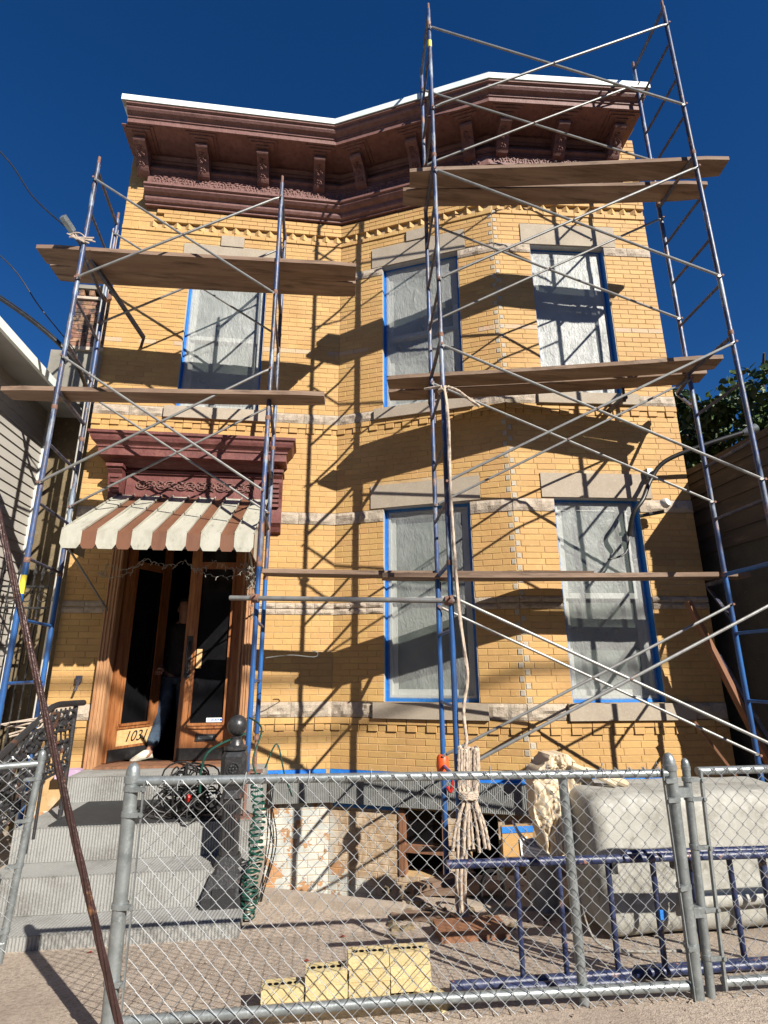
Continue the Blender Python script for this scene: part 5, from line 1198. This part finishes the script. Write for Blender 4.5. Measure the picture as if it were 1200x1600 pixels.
# ------------------------------------------------------------------ cables
m = MB(); m.smooth = True
a, b = Vector((-.80, 1.42, 1.90)), Vector((-.372, 1.42, .8105)); d = (b - a)
for q in range(5):
    th = q * 2 * pi / 5; pts = []
    n = 90; p0 = a - d * 2.2; p1 = b + d * .74; L = (p1 - p0).length; t = (p1 - p0).normalized(); u = t.orthogonal().normalized(); v = t.cross(u)
    for i in range(n + 1):
        s = i / n * L; ph = th + s * 13; pts.append(p0 + t * s + u * (.0050 * cos(ph)) + v * (.0050 * sin(ph)))
    m.tube(pts, .0033, 8)
tag(m.build('guy_cable', 'cablem'), 'thick twisted brown steel cable slanting across the left foreground', 'cable')
for (P, r, lb) in (([(-9, 3.0, 11.0), (-3.83, 5.5, 7.37), (-3.3, 5.4, 6.66), (-2.75, 5.2, 6.08)], .009, 'thin black overhead wire meeting the tie bar at the upper left'),
    ([(-9, 4.2, 8.7), (-3.57, 5.5, 5.92), (-3.1, 5.6, 5.35), (-2.80, 5.9, 5.02)], .007, 'thinnest black overhead wire crossing in front of the chimney'),
    ([(-9, 4.2, 8.0), (-3.47, 5.5, 5.37), (-2.73, 5.55, 4.80), (-2.68, 6.1, 4.6)], .022, 'thick black service cable running to the left corner of the yellow house')):
    m = MB(); m.smooth = True; C_ = catmull([Vector(P[0]).lerp(Vector(P[1]), t / 6) - Vector((0, 0, .25 * (t / 6) * (1 - t / 6))) for t in range(6)] + [Vector(q) for q in P[1:]], 6); m.tube(C_, r, 8)
    if r > .02:
        m.tube([p + Vector((0, 0, .035)) for p in C_], .007, 6)
        for t_ in (.25, .5, .75): q = Vector(P[0]).lerp(Vector(P[1]), .8 + t_ * .25); m.lathe(q, [(.03, -.03), (.035, 0), (.03, .03)], 8)
    tag(m.build('overhead_wire', 'rubber'), lb, 'wire', 'overhead wires at the upper left')
m = MB(); m.smooth = True; m.tube(catmull([(-.40, 4.98, 1.60), (-.2, 5.3, 1.63), (.02, 5.6, 1.62), (.05, 5.62, 1.66), (.0, 5.6, 1.68)], 6), .005, 6)
tag(m.build('wire_hook', 'galv'), 'thin bent wire hook sticking out right of the door scaffold post', 'wire')
m = MB(); m.smooth = True; m.tube(catmull([(-2.38, 6.2, 1.42), (-2.36, 6.15, 1.36), (-2.37, 6.14, 1.30)], 4), .012, 6); m.box(-2.40, -2.35, 6.18, 6.226, 1.38, 1.45)
tag(m.build('wall_tap', 'rung'), 'small grey fitting on the brick pier left of the door', 'fitting')
m = MB(); m.smooth = True; m.lathe((-2.60, 6.0, 5.80), [(.03, 0), (.055, .03), (.058, .07), (.03, .10)], 12, (.2, -1, .3)); tag(m.build('lamp_can', 'rust'), 'small dark rusty lamp can behind the left tower at the wall corner', 'lamp')
for (z, dz, yy, lb) in ((9.95, .35, -5.0, 'upper street cable strung along the road outside the view'), (9.45, .55, -5.15, 'lower street cable strung along the road outside the view')):
    m = MB(); m.tube([(-30, yy, z - dz), (0, yy, z), (30, yy, z + dz)], .035, 8); tag(m.build('street_cable', 'rubber'), lb, 'wire')
# ------------------------------------------------------------------ person in the doorway
def skin_body(name, mat, joints, edges, radii, parent, sub=2):
    me = bpy.data.meshes.new(name); me.from_pydata(joints, edges, []); o = bpy.data.objects.new(name, me); COL.objects.link(o)
    if parent is not None: o.parent = parent; 
    sm = o.modifiers.new('s', 'SKIN'); ss = o.modifiers.new('u', 'SUBSURF'); ss.levels = sub; ss.render_levels = sub
    if not me.skin_vertices: 
        bm = bmesh.new(); bm.from_mesh(me); bm.verts.layers.skin.verify(); bm.to_mesh(me); bm.free()
    for i, v in enumerate(me.skin_vertices[0].data):
        r = radii[i]; v.radius = r if isinstance(r, tuple) else (r, r); v.use_root = (i == 0)
    dg = bpy.context.evaluated_depsgraph_get(); nm = bpy.data.meshes.new_from_object(o.evaluated_get(dg)); o.modifiers.clear(); o.data = nm; nm.name = name
    nm.materials.clear(); nm.materials.append(M[mat]); nm.polygons.foreach_set('use_smooth', [True] * len(nm.polygons)); return o
PX, PY = -1.60, 7.02
pe = empty('person', (PX, PY, ZP), 'person in black top, blue jeans and cream sneakers standing in the dark doorway', 'person')
# one continuous body: pelvis, spine, head, arms, legs (local to the empty)
J = [(0, 0, .92), (.0, .01, 1.10), (.01, .02, 1.28), (.02, .02, 1.42), (.03, .0, 1.50), (.04, -.02, 1.58), (.04, -.03, 1.68), (.04, -.03, 1.74),
     (-.17, .0, 1.40), (-.23, -.03, 1.14), (-.14, -.20, .98), (-.10, -.25, .94),
     (.20, .03, 1.40), (.27, .02, 1.14), (.20, -.14, 1.0), (.16, -.20, .98),
     (-.08, -.01, .86), (-.075, -.13, .48), (-.13, -.30, .10), (-.14, -.34, .05), (-.19, -.46, .035),
     (.09, .02, .86), (.10, .06, .47), (.11, .14, .09), (.11, .10, .05), (.12, -.02, .035)]
Eg = [(0, 1), (1, 2), (2, 3), (3, 4), (4, 5), (5, 6), (6, 7), (3, 8), (8, 9), (9, 10), (10, 11), (3, 12), (12, 13), (13, 14), (14, 15), (0, 16), (16, 17), (17, 18), (18, 19), (19, 20), (0, 21), (21, 22), (22, 23), (23, 24), (24, 25)]
Rd = [(.15, .11), (.14, .10), (.16, .11), (.13, .09), .055, (.075, .09), (.08, .10), (.06, .075), .06, .045, .036, .03, .06, .045, .036, .03, .09, .065, .045, .04, .035, .09, .065, .045, .04, .035]
skin_body('body', 'skin', J, Eg, Rd, pe)
def sub(idx): return idx
T = [(0, 0, .80), (.0, .01, 1.10), (.01, .02, 1.28), (.02, .02, 1.43), (.03, .0, 1.50), (-.17, .0, 1.41), (-.23, -.03, 1.14), (-.15, -.18, 1.0), (.20, .03, 1.41), (.27, .02, 1.14), (.21, -.12, 1.02)]
skin_body('shirt', 'shirt', T, [(0, 1), (1, 2), (2, 3), (3, 4), (3, 5), (5, 6), (6, 7), (3, 8), (8, 9), (9, 10)], [(.185, .15), (.175, .14), (.185, .13), (.15, .105), .07, .075, .06, .05, .075, .06, .05], pe)
TR = [(0, 0, .96), (-.085, -.01, .84), (-.075, -.13, .48), (-.13, -.30, .11), (.09, .02, .84), (.10, .06, .47), (.11, .14, .11)]
skin_body('trousers', 'jeans', TR, [(0, 1), (1, 2), (2, 3), (0, 4), (4, 5), (5, 6)], [(.165, .12), .11, .085, .075, .11, .085, .075], pe)
for (x, y, dx, nm) in ((-.165, -.38, -.07, 'shoe'), (.115, .05, .01, 'shoe')):
    m = MB(); m.smooth = True; vs = []; prof = [(.10, .03, .035), (.06, .045, .095), (.0, .045, .10), (-.07, .047, .075), (-.13, .045, .055), (-.17, .032, .04), (-.185, .012, .028)]
    for (py_, hw_, hh) in prof:
        for q in range(12):
            a = q / 12 * 2 * pi; vs.append((PX + x + dx * (-py_ / .18) + hw_ * cos(a), PY + y + py_, ZP + .003 + max(0, hh * .5 + hh * .5 * sin(a) * 1.05)))
    m.add(vs, [(i * 12 + q, i * 12 + (q + 1) % 12, (i + 1) * 12 + (q + 1) % 12, (i + 1) * 12 + q) for i in range(6) for q in range(12)] + [tuple(range(11, -1, -1)), tuple(6 * 12 + q for q in range(12))])
    m.build('shoe', 'shoe', pe)
m = MB(); m.smooth = True; hc = (PX + .04, PY - .02, ZP + 1.655)
m.lathe((hc[0], hc[1] + .005, hc[2]), [(.004, -.115), (.04, -.105), (.062, -.07), (.076, -.02), (.08, .03), (.074, .075), (.05, .11), (.004, .125)], 18); 
m.lathe((hc[0], hc[1] - .078, hc[2] - .015), [(.014, -.028), (.017, -.01), (.010, .02), (.002, .035)], 8)       # nose
for s in (-1, 1): m.lathe((hc[0] + s * .08, hc[1], hc[2] - .01), [(.012, -.03), (.016, 0), (.012, .03)], 8)
m.build('head', 'skin', pe)
m = MB(); m.smooth = True; m.lathe((hc[0], hc[1] + .018, hc[2] + .035), [(.084, -.05), (.088, 0), (.082, .05), (.055, .09), (.004, .10)], 16); m.build('hair', 'hair', pe)
m = MB()
for s in (-1, 1): m.lathe((hc[0] + s * .03, hc[1] - .073, hc[2] + .012), [(.009, 0), (.007, .004), (.001, .006)], 8, (0, -1, 0))
m.box(hc[0] - .024, hc[0] + .024, hc[1] - .074, hc[1] - .069, hc[2] - .062, hc[2] - .055); m.build('face_features', 'hair', pe)
for (wx, wy, wz) in ((-.12, -.22, .97), (.18, -.17, 1.0)):
    m = MB(); m.smooth = True
    m.tube([(PX + wx, PY + wy, ZP + wz), (PX + wx * .95, PY + wy - .08, ZP + wz - .04)], [.026, .036], 8)
    for f_ in range(4):
        bx_ = wx * .95 + (f_ - 1.5) * .019; L_ = (.07, .08, .075, .06)[f_]
        m.tube([(PX + bx_, PY + wy - .07, ZP + wz - .035), (PX + bx_, PY + wy - .07 - L_ * .6, ZP + wz - .05), (PX + bx_, PY + wy - .07 - L_ * .7, ZP + wz - .05 - L_ * .5)], [.0095, .009, .007], 6)
    m.tube([(PX + wx + .025, PY + wy - .02, ZP + wz - .02), (PX + wx + .05, PY + wy - .06, ZP + wz - .03), (PX + wx + .045, PY + wy - .09, ZP + wz - .05)], [.012, .010, .008], 6)
    m.build('hand', 'skin', pe)
